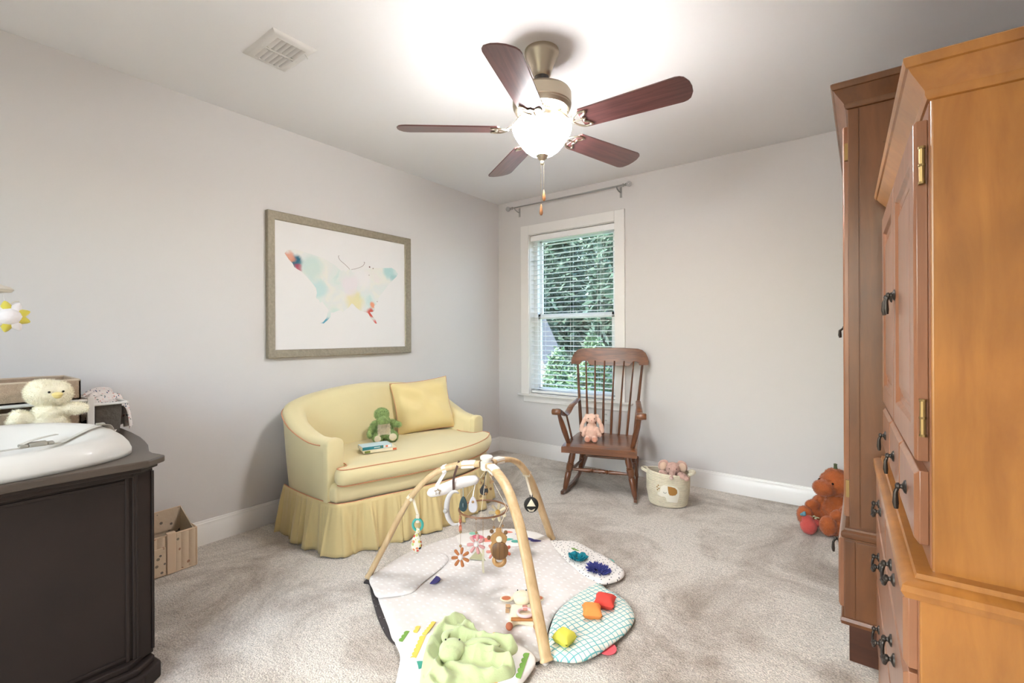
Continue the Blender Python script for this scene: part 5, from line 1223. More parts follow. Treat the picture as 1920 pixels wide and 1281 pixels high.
b = MB(); b.ball(T(-0.024, -0.004, 0.112), 0.012, 12).ball(T(-0.036, -0.004, 0.108), 0.008, 10).ball(T(-0.018, 0.006, 0.118), 0.007, 10); b.build('pompom', mat('pompom_blue', srgb(96, 140, 154), 0.95), pg)
b = MB()
for k in range(5): b.ball(T(0.03 + 0.018 * math.cos(k * 1.25), 0.02 + 0.018 * math.sin(k * 1.25), 0.092), (0.012, 0.007, 0.003), 8, rot=Matrix.Rotation(k * 1.25, 3, 'Z'))
b.build('leaf_ruffle', mat('leaf_sage', srgb(180, 184, 150), 0.9), pg)

# ------------------------------------------------------------------ play mat
pm = thing('play_mat', 'padded white play mat with patterned lobes spread on the carpet', 'play mat', (1.55, 1.6, 0))
M_dotw = cells('mat_white_grey_dots', srgb(224, 217, 212), srgb(236, 232, 229), 24, 0.19, rand=0.55, stretch=(1, 1.5, 1), bump=0.55, bs=7, flat=True)
M_dotk = cells('mat_white_black_dots', srgb(234, 228, 222), srgb(46, 44, 60), 46, 0.13, rand=0.75, bump=0.4, bs=8, flat=True)
M_plainw = mat('mat_plain_white', srgb(236, 230, 224), 0.9, bump=0.4, bscale=10)
M_under = cells('mat_underside', srgb(58, 52, 52), srgb(200, 196, 190), 60, 0.10)
def gridmat():
    m, t, p = newmat('mat_teal_grid'); L = t.links
    tc = t.nodes.new('ShaderNodeTexCoord'); mp = t.nodes.new('ShaderNodeMapping'); mp.inputs['Rotation'].default_value = (0, 0, 0.35)
    n = t.nodes.new('ShaderNodeTexNoise'); n.inputs['Scale'].default_value = 9; n.inputs['Detail'].default_value = 1
    mx = t.nodes.new('ShaderNodeMixRGB'); mx.inputs['Fac'].default_value = 0.035
    L.new(tc.outputs['Object'], mx.inputs['Color1']); L.new(n.outputs['Color'], mx.inputs['Color2']); L.new(tc.outputs['Object'], n.inputs['Vector']); L.new(mx.outputs[0], mp.inputs['Vector'])
    sp = t.nodes.new('ShaderNodeSeparateXYZ'); L.new(mp.outputs[0], sp.inputs[0]); outs = []
    for ax in (0, 1):
        q = t.nodes.new('ShaderNodeMath'); q.operation = 'MULTIPLY'; q.inputs[1].default_value = 46; L.new(sp.outputs[ax], q.inputs[0])
        f = t.nodes.new('ShaderNodeMath'); f.operation = 'FRACT'; L.new(q.outputs[0], f.inputs[0])
        l = t.nodes.new('ShaderNodeMath'); l.operation = 'LESS_THAN'; l.inputs[1].default_value = 0.17; L.new(f.outputs[0], l.inputs[0]); outs.append(l)
    a = t.nodes.new('ShaderNodeMath'); a.operation = 'MAXIMUM'; L.new(outs[0].outputs[0], a.inputs[0]); L.new(outs[1].outputs[0], a.inputs[1])
    c = t.nodes.new('ShaderNodeMix'); c.data_type = 'RGBA'; c.inputs['A'].default_value = srgb(232, 232, 220); c.inputs['B'].default_value = srgb(110, 182, 184)
    L.new(a.outputs[0], c.inputs['Factor']); L.new(c.outputs['Result'], p.inputs['Base Color']); p.inputs['Roughness'].default_value = 0.9
    b = t.nodes.new('ShaderNodeBump'); b.inputs['Strength'].default_value = 0.4; b.inputs['Distance'].default_value = 0.02
    n2 = t.nodes.new('ShaderNodeTexNoise'); n2.inputs['Scale'].default_value = 9; L.new(tc.outputs['Object'], n2.inputs['Vector']); L.new(n2.outputs['Fac'], b.inputs['Height']); L.new(b.outputs['Normal'], p.inputs['Normal'])
    return m
M_tg = gridmat()
def quilt(name, poly, z0, th, mt, parent, puff=0.006, sidem=None, closed_sm=True, wr=0.004):
    """soft padded shape: outline filled with a fine mesh, thickest inside, with creases"""
    pts = smoothpath([(x, y, 0) for x, y in poly], 5, closed=True)
    bm = bmesh.new(); f = bm.faces.new([bm.verts.new((p.x, p.y, 0)) for p in pts]); bmesh.ops.triangulate(bm, faces=[f])
    xs = [p.x for p in pts]; ys = [p.y for p in pts]; g = 0.022
    k = math.floor(min(xs) / g)
    while k * g < max(xs):
        bmesh.ops.bisect_plane(bm, geom=bm.verts[:] + bm.edges[:] + bm.faces[:], plane_co=(k * g, 0, 0), plane_no=(1, 0, 0)); k += 1
    k = math.floor(min(ys) / g)
    while k * g < max(ys):
        bmesh.ops.bisect_plane(bm, geom=bm.verts[:] + bm.edges[:] + bm.faces[:], plane_co=(0, k * g, 0), plane_no=(0, 1, 0)); k += 1
    bm.verts.index_update(); vs = [v.co.copy() for v in bm.verts]; fs = [tuple(v.index for v in f.verts) for f in bm.faces]
    bnd = [(e.verts[0].index, e.verts[1].index) for e in bm.edges if len(e.link_faces) == 1]; onb = {i for e in bnd for i in e}; bm.free()
    seg = [(pts[i], pts[(i + 1) % len(pts)]) for i in range(0, len(pts))]
    top = []
    for i, v in enumerate(vs):
        if i in onb: d = 0
        else:
            d = 9
            for a, c in seg:
                ab = c - a; t = max(0, min(1, (v - a).dot(ab) / max(1e-9, ab.length_squared))); d = min(d, (v - a - ab * t).length)
        e = min(1, d / 0.03); e = math.sqrt(max(0, 1 - (1 - e) ** 2))
        w = wr * noise.noise(Vector((v.x * 5, v.y * 5, z0 * 90))) + wr * 0.6 * noise.noise(Vector((v.x * 13, v.y * 9, 4)))
        top.append(Vector((v.x, v.y, z0 + th * 0.55 + (th * 0.45 + puff + w) * e)))
    n = len(vs); b = MB()
    b.add(top + [Vector((v.x, v.y, z0)) for v in vs], fs + [tuple(reversed([i + n for i in f])) for f in fs])
    for i, j in bnd: b.f.append((i, j, j + n, i + n)); b.m.append(0 if sidem is None else 1)
    return b.build(name, [mt] + ([sidem] if sidem else []), parent, angle=3.1)
CEN = [(1.067, 1.323), (1.02, 1.50), (1.02, 1.695), (1.075, 1.879), (1.155, 2.01), (1.25, 2.09), (1.38, 2.12), (1.52, 2.15), (1.60, 2.10), (1.70, 2.02), (1.80, 1.97), (1.94, 1.915), (1.93, 1.82), (1.90, 1.72), (1.90, 1.60), (1.94, 1.48), (2.00, 1.37), (1.96, 1.30), (1.86, 1.24), (1.74, 1.19), (1.62, 1.14), (1.52, 1.105), (1.41, 1.155), (1.23, 1.245), (1.11, 1.315)]
quilt('underside', [(x + (-0.020 if x < 1.5 and y < 1.35 else 0), y + (-0.014 if x < 1.5 and y < 1.35 else 0)) for x, y in CEN], 0.001, 0.010, M_under, pm, 0.0)
quilt('mat_centre', CEN, 0.010, 0.010, M_dotw, pm, 0.006, wr=0.009)
rear = [(1.08, 1.88), (1.13, 1.98), (1.20, 2.08), (1.30, 2.15), (1.42, 2.18), (1.53, 2.155), (1.53, 2.10), (1.47, 2.02), (1.38, 1.94), (1.28, 1.85), (1.17, 1.82)]
rl = quilt('rear_lobe', rear, 0.021, 0.007, M_plainw, pm, 0.004)
def leaf(b, cx, cy, L, W, a, z, m_, pointed=True):
    P = []
    for k in range(16):
        t = 2 * PI * k / 16; xx = L * math.cos(t); yy = W * math.sin(t) * (1 - 0.35 * math.cos(t) if pointed else 1)
        P.append((cx + xx * math.cos(a) - yy * math.sin(a), cy + xx * math.sin(a) + yy * math.cos(a)))
    b.prism(P, z, z + 0.0012, mi=m_)
cols = [mat('print_pink', srgb(222, 110, 128), 0.8), mat('print_coral', srgb(232, 138, 118), 0.8), mat('print_teal', srgb(96, 178, 160), 0.8), mat('print_navy', srgb(58, 56, 120), 0.8), mat('print_lilac', srgb(206, 186, 208), 0.8), mat('print_mint', srgb(150, 204, 180), 0.8)]
b = MB()
for cx_, cy_, L, W, a, mi in ((1.155, 1.945, 0.026, 0.016, 0.6, 5), (1.205, 1.925, 0.036, 0.024, 0.4, 0), (1.27, 1.925, 0.040, 0.022, 0.5, 1), (1.27, 2.01, 0.030, 0.016, 0.8, 4), (1.35, 1.995, 0.036, 0.016, 0.7, 2), (1.41, 2.01, 0.034, 0.015, 0.6, 2), (1.44, 2.07, 0.034, 0.014, 0.3, 3), (1.485, 2.075, 0.030, 0.013, 0.5, 3), (1.37, 2.09, 0.03, 0.012, 0.5, 4), (1.30, 2.075, 0.024, 0.012, 0.5, 1)): b = MB(); leaf(b, cx_, cy_, L, W, a, 0.033, 0); b.build('leaf_print', cols[mi], rl, smooth=False)
rd = quilt('dotted_lobe', [(1.53, 2.14), (1.56, 2.165), (1.64, 2.213), (1.72, 2.200), (1.78, 2.178), (1.86, 2.155), (1.93, 2.118), (1.985, 2.08), (2.005, 2.035), (1.998, 1.98), (1.96, 1.915), (1.90, 1.915), (1.80, 1.95), (1.70, 2.0), (1.60, 2.07)], 0.016, 0.009, M_dotk, pm, 0.005)
tg = quilt('teal_grid_lobe', [(1.945, 1.905), (1.996, 1.883), (2.055, 1.868), (2.11, 1.838), (2.155, 1.79), (2.175, 1.74), (2.180, 1.665), (2.168, 1.58), (2.145, 1.48), (2.113, 1.412), (2.06, 1.377), (2.015, 1.372), (1.98, 1.43), (1.94, 1.50), (1.905, 1.60), (1.90, 1.70), (1.91, 1.80), (1.925, 1.87)], 0.015, 0.010, M_tg, pm, 0.006)
fl = quilt('striped_lobe', [(1.515, 1.105), (1.50, 1.16), (1.53, 1.19), (1.60, 1.21), (1.70, 1.245), (1.80, 1.31), (1.90, 1.36), (1.97, 1.345), (2.0, 1.313), (2.012, 1.26), (2.015, 1.20), (1.995, 1.13), (1.94, 1.06), (1.86, 0.99), (1.78, 0.945), (1.72, 0.94), (1.67, 0.99), (1.60, 1.06)], 0.018, 0.009, M_plainw, pm, 0.004)
M_ys = mat('stripe_yellow', srgb(236, 198, 92), 0.85); M_gs = mat('print_leaf_green', srgb(118, 160, 72), 0.85); M_tl = mat('print_deep_teal', srgb(60, 146, 130), 0.85); M_os = mat('stripe_orange', srgb(238, 178, 110), 0.85); M_pk = mat('stripe_peach', srgb(240, 210, 190), 0.85)
def scallop(b, p, q, w, n, z, mi):
    p, q = Vector((*p, 0)), Vector((*q, 0)); d = (q - p); s = Vector((-d.y, d.x, 0)).normalized(); P = [p, ]
    b.prism([(v.x, v.y) for v in (p, q, q + s * w * .5, p + s * w * .5)], z, z + 0.001, mi=mi)
    for k in range(n):
        c = p + d * (k + .5) / n; r = d.length / n * 0.5
        b.prism([((c - s * r * math.sin(t) * 0.8 + d.normalized() * r * math.cos(t)).x, (c - s * r * math.sin(t) * 0.8 + d.normalized() * r * math.cos(t)).y) for t in [PI * j / 8 for j in range(9)]], z, z + 0.001, mi=mi)
b = MB(); z = 0.0318
def pr(nm, mt, fn, *a):
    q_ = MB(); fn(q_, *a, 0); q_.build(nm, mt, fl, smooth=False)
for a_, c_, w_, n_, m_ in (((1.562, 1.255), (1.59, 1.175), 0.022, 5, M_ys), ((1.592, 1.170), (1.66, 1.060), 0.026, 6, M_ys), ((1.535, 1.20), (1.555, 1.165), 0.020, 2, M_ys), ((1.525, 1.155), (1.55, 1.10), 0.020, 3, M_gs), ((1.665, 1.050), (1.715, 0.985), 0.022, 4, M_gs),
        ((1.795, 1.345), (1.835, 1.270), 0.024, 4, M_ys), ((1.855, 1.350), (1.905, 1.235), 0.012, 4, M_os), ((1.915, 1.265), (1.965, 1.125), 0.013, 5, M_os), ((1.955, 1.325), (2.0, 1.21), 0.020, 5, M_gs), ((1.86, 1.05), (1.92, 1.075), 0.02, 3, M_gs)):
    pr('stripe_print', m_, scallop, a_, c_, w_, n_, z)
pr('leaf_print', M_tl, leaf, 1.70, 1.060, 0.032, 0.020, 0.9, z); pr('leaf_print', M_tl, leaf, 1.69, 1.29, 0.014, 0.012, 0.5, z); pr('leaf_print', M_gs, leaf, 1.82, 1.00, 0.02, 0.014, 0.9, z)
flp = quilt('folded_flap', [(1.075, 1.318), (1.17, 1.262), (1.235, 1.235), (1.272, 1.262), (1.33, 1.345), (1.305, 1.43), (1.28, 1.56), (1.24, 1.66), (1.16, 1.68), (1.06, 1.58), (1.05, 1.45)], 0.024, 0.006, M_dotw, pm, 0.003)
def halfdisc(name, c, r, a, mt, z=0.027):
    P = [(c[0] + r * math.cos(a + PI * k / 10), c[1] + r * math.sin(a + PI * k / 10)) for k in range(11)]
    return MB().prism(P, z, z + 0.003).build(name, mt, pm, smooth=False, bevel=0.001)
halfdisc('fabric_tag', (1.335, 1.465), 0.034, -1.2, cols[3], 0.032); halfdisc('fabric_tag', (1.878, 2.140), 0.030, -0.35, mat('tag_teal', srgb(120, 196, 184), 0.85), 0.008); halfdisc('fabric_tag', (2.153, 1.545), 0.036, -2.0 + 0.3, mat('tag_red', srgb(232, 92, 100), 0.85), 0.008)
# little cushions sewn to the teal lobe
for nm, c, mt, s, a, lab in (('mini_cushion', (2.048, 1.748), mat('cushion_red', srgb(224, 72, 60), 0.85), 0.085, 0.3, 'red mini cushion'), ('mini_cushion', (2.038, 1.655), mat('cushion_orange', srgb(242, 148, 74), 0.85), 0.078, 0.55, 'orange mini cushion'), ('mini_cushion', (2.032, 1.452), mat('cushion_yellow', srgb(222, 216, 84), 0.85), 0.07, -0.1, 'yellow mini cushion')):
    pb, _e = pillow_mesh(s, s, 0.045, Matrix.Rotation(a, 3, 'Z'), Vector((c[0], c[1], 0.052)), pinch=0.1, n=10, wr=0.0015, seed=s * 100)
    o = pb.build(nm, mt, pm, angle=3.1); o['label'] = lab
# ruffled and shaggy patches on the dotted lobe
b = MB(); rn = random.Random(2)
for k in range(60):
    a = rn.random() * 6.28; r = 0.034 * rn.random() ** .5; c = Vector((1.765 + r * math.cos(a) , 2.035 + r * math.sin(a) * .9, 0.034)); d = Vector((math.cos(a) * .8 + rn.gauss(0, .3), math.sin(a) * .8 + rn.gauss(0, .3), 0.9)).normalized(); s = d.cross(Vector((0, 0, 1))).normalized() * 0.009
    b.grid([[c - s, c + s], [c + d * 0.012 - s * 1.3, c + d * 0.014 + s * 1.3], [c + d * 0.024 - s * 1.1 + Vector((0, 0, -.002)), c + d * 0.022 + s * 1.2]])
o = b.build('teal_ruffle', mat('ruffle_teal', srgb(16, 130, 146), 0.85), rd); o.modifiers.new('s', 'SOLIDIFY').thickness = 0.0012
b = MB()
for k in range(150):
    a = rn.random() * 6.28; r = rn.random() ** .5; c = Vector((1.895 + 0.058 * r * math.cos(a) * .9 , 1.992 + 0.036 * r * math.sin(a), 0.032)); c = Vector((1.895, 1.992, 0.032)) + Matrix.Rotation(-0.25, 3, 'Z') @ (c - Vector((1.895, 1.992, 0.032)))
    d = Vector((math.cos(a) * r + rn.gauss(0, .25), math.sin(a) * r + rn.gauss(0, .25), 0.8)).normalized()
    b.tube([c, c + d * 0.012, c + d * 0.02 + Vector((d.x, d.y, -0.2)) * 0.006], [0.0028, 0.003, 0.0018], 5)
b.build('navy_shag', mat('shag_navy', srgb(54, 58, 124), 0.9), rd)
b = MB(); leaf(b, 1.705, 2.115, 0.026, 0.006, -0.1, 0.031, 0); b.build('green_leaf', M_gs, rd, smooth=False)

# ------------------------------------------------------------------ wooden play gym
gy = thing('play_gym', 'three-legged bent wood baby play gym standing on the play mat', 'play gym', (1.528, 1.622, 0))
M_beech = wood('beech', srgb(196, 162, 116), srgb(222, 192, 148), axis='Z', scale=12, stretch=0.1, rough=0.45, coat=0.15, blotch=0.08)
HUB = Vector((1.532, 1.612, 0.556))
LEGP = [(0.0, 0.016), (0.010, 0.035), (0.035, 0.085), (0.09, 0.19), (0.145, 0.30), (0.20, 0.395), (0.25, 0.455), (0.295, 0.498), (0.345, 0.528), (0.40, 0.546), (0.455, 0.555), (0.515, 0.558)]
FEET = [Vector((1.046, 1.330, 0)), Vector((2.022, 1.350, 0)), Vector((1.514, 2.186, 0))]
legs = []
M_wcl = mat('clip_white', srgb(232, 226, 218), 0.5)
def legpath(F):
    d = (HUB - F); d.z = 0; L = d.length; d.normalize(); return [F + d * (u * L / 0.545) + Vector((0, 0, z)) for u, z in LEGP], d
for F in FEET:
    pts, d = legpath(F); sp = smoothpath(pts, 5); s = Vector((-d.y, d.x, 0)); P = []
    for i, p in enumerate(sp):
        tn = (sp[min(i + 1, len(sp) - 1)] - sp[max(i - 1, 0)]).normalized(); n = tn.cross(s).normalized(); u = i / len(sp)
        w = 0.020 * (1.2 if i < 3 else 1.0) ; h = 0.0130 * (1.15 if i < 3 else 1)
        sec = []
        for k in range(12):
            a = 2 * PI * k / 12; ca, sa = math.cos(a), math.sin(a); e = 0.55
            sec.append(p + s * w * math.copysign(abs(ca) ** e, ca) + n * h * math.copysign(abs(sa) ** e, sa))
        P.append(sec)
    lg = MB().grid(P, closed_v=True, caps=True).build('leg', M_beech, gy, angle=0.9)
    legs.append((lg, sp, d, s))
    a = sp[int(len(sp) * 0.86)]; c = sp[int(len(sp) * 0.95)]
    MB().obox((a + c) / 2, (c - a) / 2, s * 0.0195, (0, 0, 0.015)).build('collar', M_wcl, lg, bevel=0.004)
    MB().lathe([(0.012, 0), (0.013, 0.006), (0.008, 0.010)], sp[0] + Vector((0, 0, -0.014)) + d * 0.012, 12).build('foot_cap', M_wcl, lg)
MB().lathe([(0.026, -0.022), (0.028, -0.018), (0.028, 0.012), (0.022, 0.014), (0.020, 0.017), (0.020, 0.022), (0.028, 0.024), (0.029, 0.028), (0.029, 0.036), (0.025, 0.040), (0.008, 0.040)], HUB, 32).build('hub_cap', M_wcl, gy, angle=0.5)
def at_leg(i, u):
    sp = legs[i][1]; return sp[min(len(sp) - 1, int(u * (len(sp) - 1)))]
M_tape = mat('tape_cream', srgb(226, 214, 192), 0.85); M_bead = mat('wood_bead', srgb(164, 128, 88), 0.6)
vcam = Vector((0.60, -0.80, 0)).normalized(); vright = Vector((0.80, 0.60, 0)).normalized()
def strap_over(i, u, mt, name, parent, w=0.012, drop=0.0, target=None):
    p = at_leg(i, u); d, s = legs[i][2], legs[i][3]; sp = legs[i][1]; k = min(len(sp) - 2, int(u * (len(sp) - 1))); tn = (sp[k + 1] - sp[k]).normalized()
    n = tn.cross(s).normalized(); n = n if n.z > 0 else -n
    b = MB(); ring = [p + s * 0.0185 + n * 0.0135, p - s * 0.0185 + n * 0.0135, p - s * 0.0185 - n * 0.0135, p + s * 0.0185 - n * 0.0135]
    for a, c in zip(ring, ring[1:] + ring[:1]): b.obox((a + c) / 2, (c - a) / 2 * 1.04, tn * w / 2, (c - a).cross(tn).normalized() * 0.001)
    if target is not None:
        q = p - n * 0.0135; b.obox((q + target) / 2, (target - q) / 2, vright * w * 0.42, vcam * 0.0008)
    return b.build(name, mt, parent, smooth=False)
def pick(i, px):   # station along leg i closest to a wanted world x
    sp = legs[i][1]; return min(range(len(sp)), key=lambda k: abs(sp[k].x - px)) / (len(sp) - 1)

# star bolster hanging under the left leg
u0 = pick(0, 1.385); u1 = pick(0, 1.49)
A = at_leg(0, 0.60) + Vector((0.0, 0, 0)); 
bA, bB = Vector((1.352, 1.425, 0.440)), Vector((1.505, 1.585, 0.492))
sb = thing('star_bolster', 'white cloth bolster with a gold star strapped under the left wooden leg', 'baby toy', bA.lerp(bB, .5))
M_wc = mat('cloth_white', srgb(226, 218, 214), 0.9, bump=0.3, bscale=50, sheen=0.2)
q = smoothpath([bA, bA.lerp(bB, .3) + Vector((0, 0, 0.0)), bA.lerp(bB, .65) + Vector((0, 0, .006)), bB], 6); rs = [0.017 + 0.009 * math.sin(PI * (1 - i / (len(q) - 1)) * 0.9 + .2) for i in range(len(q))]; rs[0] *= 0.7; rs[-1] *= 0.6
MB().tube([q[0] + (q[0] - q[1]) * .8] + q + [q[-1] + (q[-1] - q[-2]) * .6], [rs[0] * .45] + rs + [rs[-1] * .4], 18).build('bolster', M_wc, sb, angle=3.1)
def star(name, c, r, n, mt, parent, hole=None, inner=0.48, th=0.003, rim=None):
    nrm = Vector((CAMX, CAMY, 0)) - Vector((c.x, c.y, 0)); nrm.normalize(); rt = Vector((-nrm.y, nrm.x, 0)); up = Vector((0, 0, 1))
    P = [((r if k % 2 == 0 else r * inner) * math.sin(PI * k / n), (r if k % 2 == 0 else r * inner) * math.cos(PI * k / n)) for k in range(2 * n)]
    return MB().prism(P, -th, th, T=lambda x, y, z: c + rt * x + up * y + nrm * z).build(name, mt, parent, smooth=False)
cst = bA.lerp(bB, 0.2) + Vector((0.6, -0.78, 0.15)).normalized() * 0.0285
so_ = star('star', cst, 0.015, 5, mat('star_gold', srgb(150, 124, 86), 0.6), sb); star('star_centre', cst + vcam * 0.002, 0.010, 5, M_wc, so_)
strap_over(0, u0 - 0.03, M_wc, 'strap', sb, 0.02, target=bA.lerp(bB, 0.16) + Vector((0, 0, 0.024)))
M_rib = mat('ribbon_brown', srgb(72, 44, 32), 0.7)
rbp = bA.lerp(bB, 0.52)
ribbon([at_leg(0, u0 + 0.09) + Vector((0, 0, .018)), rbp + vcam * 0.02 + Vector((0, 0, 0.045)), rbp + vcam * 0.033 + Vector((0, 0, 0.0)), rbp + vcam * 0.034 + Vector((0, 0, -0.012))], 0.010, up=vcam).build('brown_ribbon', M_rib, sb)

def hang_string(b, a, c, r=0.0008): b.tube([a, c], r, 5)
# crescent moon and little leaves under the bolster
mo = thing('plush_moon', 'pale grey plush crescent moon hanging below the star bolster', 'baby toy', (1.40, 1.44, 0.39))
mc = Vector((1.478, 1.462, 0.392)); P = []
for i in range(17):
    a = lerp(math.radians(62), math.radians(292), i / 16); P.append(mc + vright * 0.036 * math.cos(a) + Vector((0, 0, 0.072 * math.sin(a))))
MB().tube(P, [0.003 + 0.009 * math.sin(PI * i / 16) for i in range(17)], 14).build('crescent', mat('moon_grey', srgb(196, 190, 188), 0.92, sheen=0.2, bump=0.2, bscale=80), mo, angle=3.1)
b = MB(); hang_string(b, P[0], bA.lerp(bB, .42) - Vector((0, 0, .02))); b.build('string', M_cord, mo)
MB().ball(P[8] - vright * 0.004 - Vector((0, 0, .012)) + vcam * 0.012, 0.010, 12).build('bead', mat('bead_grey', srgb(176, 172, 168), 0.5), mo)
def drop_leaf(label, name, c, L, W, mt, top, lab2=None):
    t_ = thing(name, label, 'baby toy', c); b = MB()
    P = [(W * math.sin(t) * (1 - 0.35 * math.cos(t)), L * math.cos(t)) for t in [2 * PI * k / 20 for k in range(20)]]
    b.prism(P, -0.006, 0.006, T=lambda x, y, z: c + vright * x + Vector((0, 0, y)) + vcam * z); b.build('shape', mt, t_, bevel=0.004, smooth=False)
    MB().tube([c + Vector((0, 0, L)), top], 0.0022, 6).build('strap', mt if lab2 is None else lab2, t_)
    return t_
t1 = drop_leaf('dark teal fabric leaf hanging beside the crescent moon', 'fabric_leaf', Vector((1.492, 1.500, 0.402)), 0.034, 0.017, mat('leaf_slate', srgb(52, 72, 76), 0.85), Vector((1.462, 1.53, 0.47)), mat('strap_grey_green', srgb(170, 176, 164), .8))
MB().ball(Vector((1.492, 1.500, 0.399)) + vcam * 0.008, (0.010, 0.003, 0.010), 10, rot=Matrix.Rotation(-0.64, 3, 'Z')).build('eyelet', mat('slate_ring', srgb(96, 112, 116), .6), t1)
t2 = drop_leaf('pale lilac fabric drop hanging beside the dark leaf', 'fabric_drop', Vector((1.524, 1.528, 0.398)), 0.036, 0.019, mat('drop_lilac', srgb(206, 200, 204), 0.85), Vector((1.50, 1.57, 0.47)), M_cord)
MB().ball(Vector((1.524, 1.528, 0.412)) + vcam * 0.008, 0.006, 10).build('bead', M_bead, t2)
drop_leaf('small black fabric square hanging highest under the gym hub', 'fabric_square', Vector((1.535, 1.59, 0.448)), 0.024, 0.018, mat('square_black', srgb(52, 50, 50), 0.85), Vector((1.54, 1.60, 0.53)))

# mobile ring with felt flowers
mr = thing('flower_mobile', 'round wooden ring mobile with strings of beads and felt flowers under the gym hub', 'mobile', (1.53, 1.588, 0.53))
RC = Vector((1.530, 1.590, 0.362)); RR = 0.108
M_ring = wood('ring_walnut', srgb(110, 74, 48), srgb(150, 104, 70), axis='X', scale=12, rough=0.45)
MB().tube([RC + Vector((RR * math.cos(2 * PI * k / 48), RR * math.sin(2 * PI * k / 48), 0)) for k in range(48)], 0.0052, 8, closed=True, sy=0.8).build('ring', M_ring, mr)
b = MB(); top_ = HUB + Vector((0, 0, -0.02))
for k in range(4):
    a = 0.6 + k * PI / 2; hang_string(b, RC + Vector((RR * math.cos(a), RR * math.sin(a), 0.004)), top_, 0.001)
b.build('strings', M_tape, mr)
b = MB(); rn = random.Random(11)
for k in range(5):
    a = 0.3 + k * 1.25; o = Vector((0.028 * math.cos(a), 0.028 * math.sin(a), 0)); L = 0.05 + 0.02 * rn.random()
    for j in range(2 + k % 2): b.ball(HUB + o + Vector((0, 0, -0.045 - 0.030 * j - 0.012 * k)), 0.0068, 10)
b.build('bead_cluster', M_bead, mr)
def flower(c, r, mt, edge=False, ctr=None, petals=7, nm='felt_flower', lab=None, strings=True):
    nrm = (Vector((CAMX, CAMY, CAMH)) - c).normalized(); rt = Vector((0, 0, 1)).cross(nrm).normalized(); 
    if edge: rt, nrm = nrm * 0.3 + rt * 0.2, rt; nrm = nrm.normalized(); rt = rt.normalized()
    up = nrm.cross(rt).normalized(); rt = up.cross(nrm); b = MB(); cb_ = MB()
    for k in range(petals):
        a = 2 * PI * k / petals + 0.2; d = rt * math.sin(a) + up * math.cos(a)
        b.tube([c + d * r * .30, c + d * r * .5, c + d * r * .75, c + d * r * .95, c + d * r * 1.02], [r * .13, r * .16, r * .19, r * .16, r * .06], 10)
    o = b.build(nm, mt, mr)
    if lab: o['label'] = lab
    MB().ball(c, r * 0.30, 12).build('flower_centre', ctr or M_wc, o)
    sb_ = MB(); sb_.tube([c + up * r * 0.9, Vector((c.x, c.y, RC.z))], 0.0008, 4); z = c.z + r * 1.25
    while z < RC.z - 0.01: sb_.ball((c.x, c.y, z), 0.0062, 10); z += 0.062
    if strings: sb_.build('bead_string', M_bead, o)
    return o
def ringp(a, rr=RR, z=0): return RC + Vector((rr * math.cos(a), rr * math.sin(a), z))
M_fb = mat('felt_caramel', srgb(176, 108, 60), 0.9, sheen=.3); M_fp = mat('felt_dusty_pink', srgb(206, 150, 146), 0.9, sheen=.3); M_fc = mat('felt_coral', srgb(222, 130, 104), 0.9, sheen=.3); M_fy = mat('felt_sand', srgb(226, 212, 176), 0.9, sheen=.3); M_fm = mat('felt_mauve', srgb(206, 140, 128), 0.9, sheen=.3)
flower(ringp(-2.05, RR, -0.196), 0.040, M_fb, lab='caramel felt flower, lowest on the mobile')
flower(ringp(-1.25, RR * .75, -0.125), 0.040, M_fp, lab='dusty pink felt flower')
flower(ringp(-2.7, RR, -0.078), 0.036, M_fc, edge=True, lab='coral felt flower seen edge-on')
flower(ringp(0.2, RR * .9, -0.17), 0.038, M_fc, lab='coral felt flower behind the wooden owl')
flower(ringp(1.6, RR, -0.05), 0.042, M_fy, ctr=mat('felt_mustard', srgb(222, 176, 96), .9), lab='sand-coloured felt flower at the back')
flower(ringp(-0.3, RR * .8, -0.16), 0.034, M_fm, edge=False, lab='mauve felt flower')

# wooden owl rattle
oc = Vector((1.655, 1.545, 0.262))
ow = thing('wooden_owl_rattle', 'wooden owl rattle with round dark belly and ring hanging inside the gym', 'baby toy', oc)
M_oak = wood('toy_oak', srgb(168, 124, 74), srgb(198, 154, 100), axis='Z', scale=20, rough=0.5, coat=0.0); M_waln = wood('toy_walnut', srgb(96, 66, 38), srgb(140, 98, 58), axis='Z', scale=26, stretch=0.05, rough=0.5, contrast=1.6)
V = lambda x, y, z: oc + vright * x + Vector((0, 0, y)) + vcam * z
P = [(-0.012, 0.060), (0.012, 0.060), (0.013, 0.040), (0.026, 0.034), (0.036, 0.020), (0.034, 0.006), (0.029, -0.002), (0.026, -0.012), (-0.026, -0.012), (-0.029, -0.002), (-0.034, 0.006), (-0.036, 0.020), (-0.026, 0.034), (-0.013, 0.040)]
MB().prism(P, -0.006, 0.006, T=V).build('head_plate', M_oak, ow, bevel=0.002, smooth=False)
MB().lathe([(0.013, 0), (0.0135, 0.004), (0.011, 0.006)], V(0.002, 0.014, 0.005), 20, ax=vcam).build('white_eye', mat('bead_cream', srgb(232, 222, 200), .5), ow)
MB().lathe([(0.034, 0), (0.037, 0.002), (0.037, 0.010), (0.034, 0.012)], V(0.004, -0.034, 0.004), 32, ax=vcam).build('belly_disc', M_waln, ow)
MB().lathe([(0.032, 0), (0.034, 0.002), (0.034, 0.007), (0.032, 0.009)], V(-0.004, -0.028, -0.010), 32, ax=vcam).build('belly_disc', M_oak, ow)
b = MB()
for k in range(36): pass
P = [V(0.002 + 0.022 * math.cos(2 * PI * k / 32), -0.078 + 0.020 * math.sin(2 * PI * k / 32), 0) for k in range(32)]
b.tube(P, [0.0105 - 0.003 * math.sin(2 * PI * k / 32) for k in range(32)], 10, closed=True, sy=0.7); b.build('ring_handle', M_oak, ow)
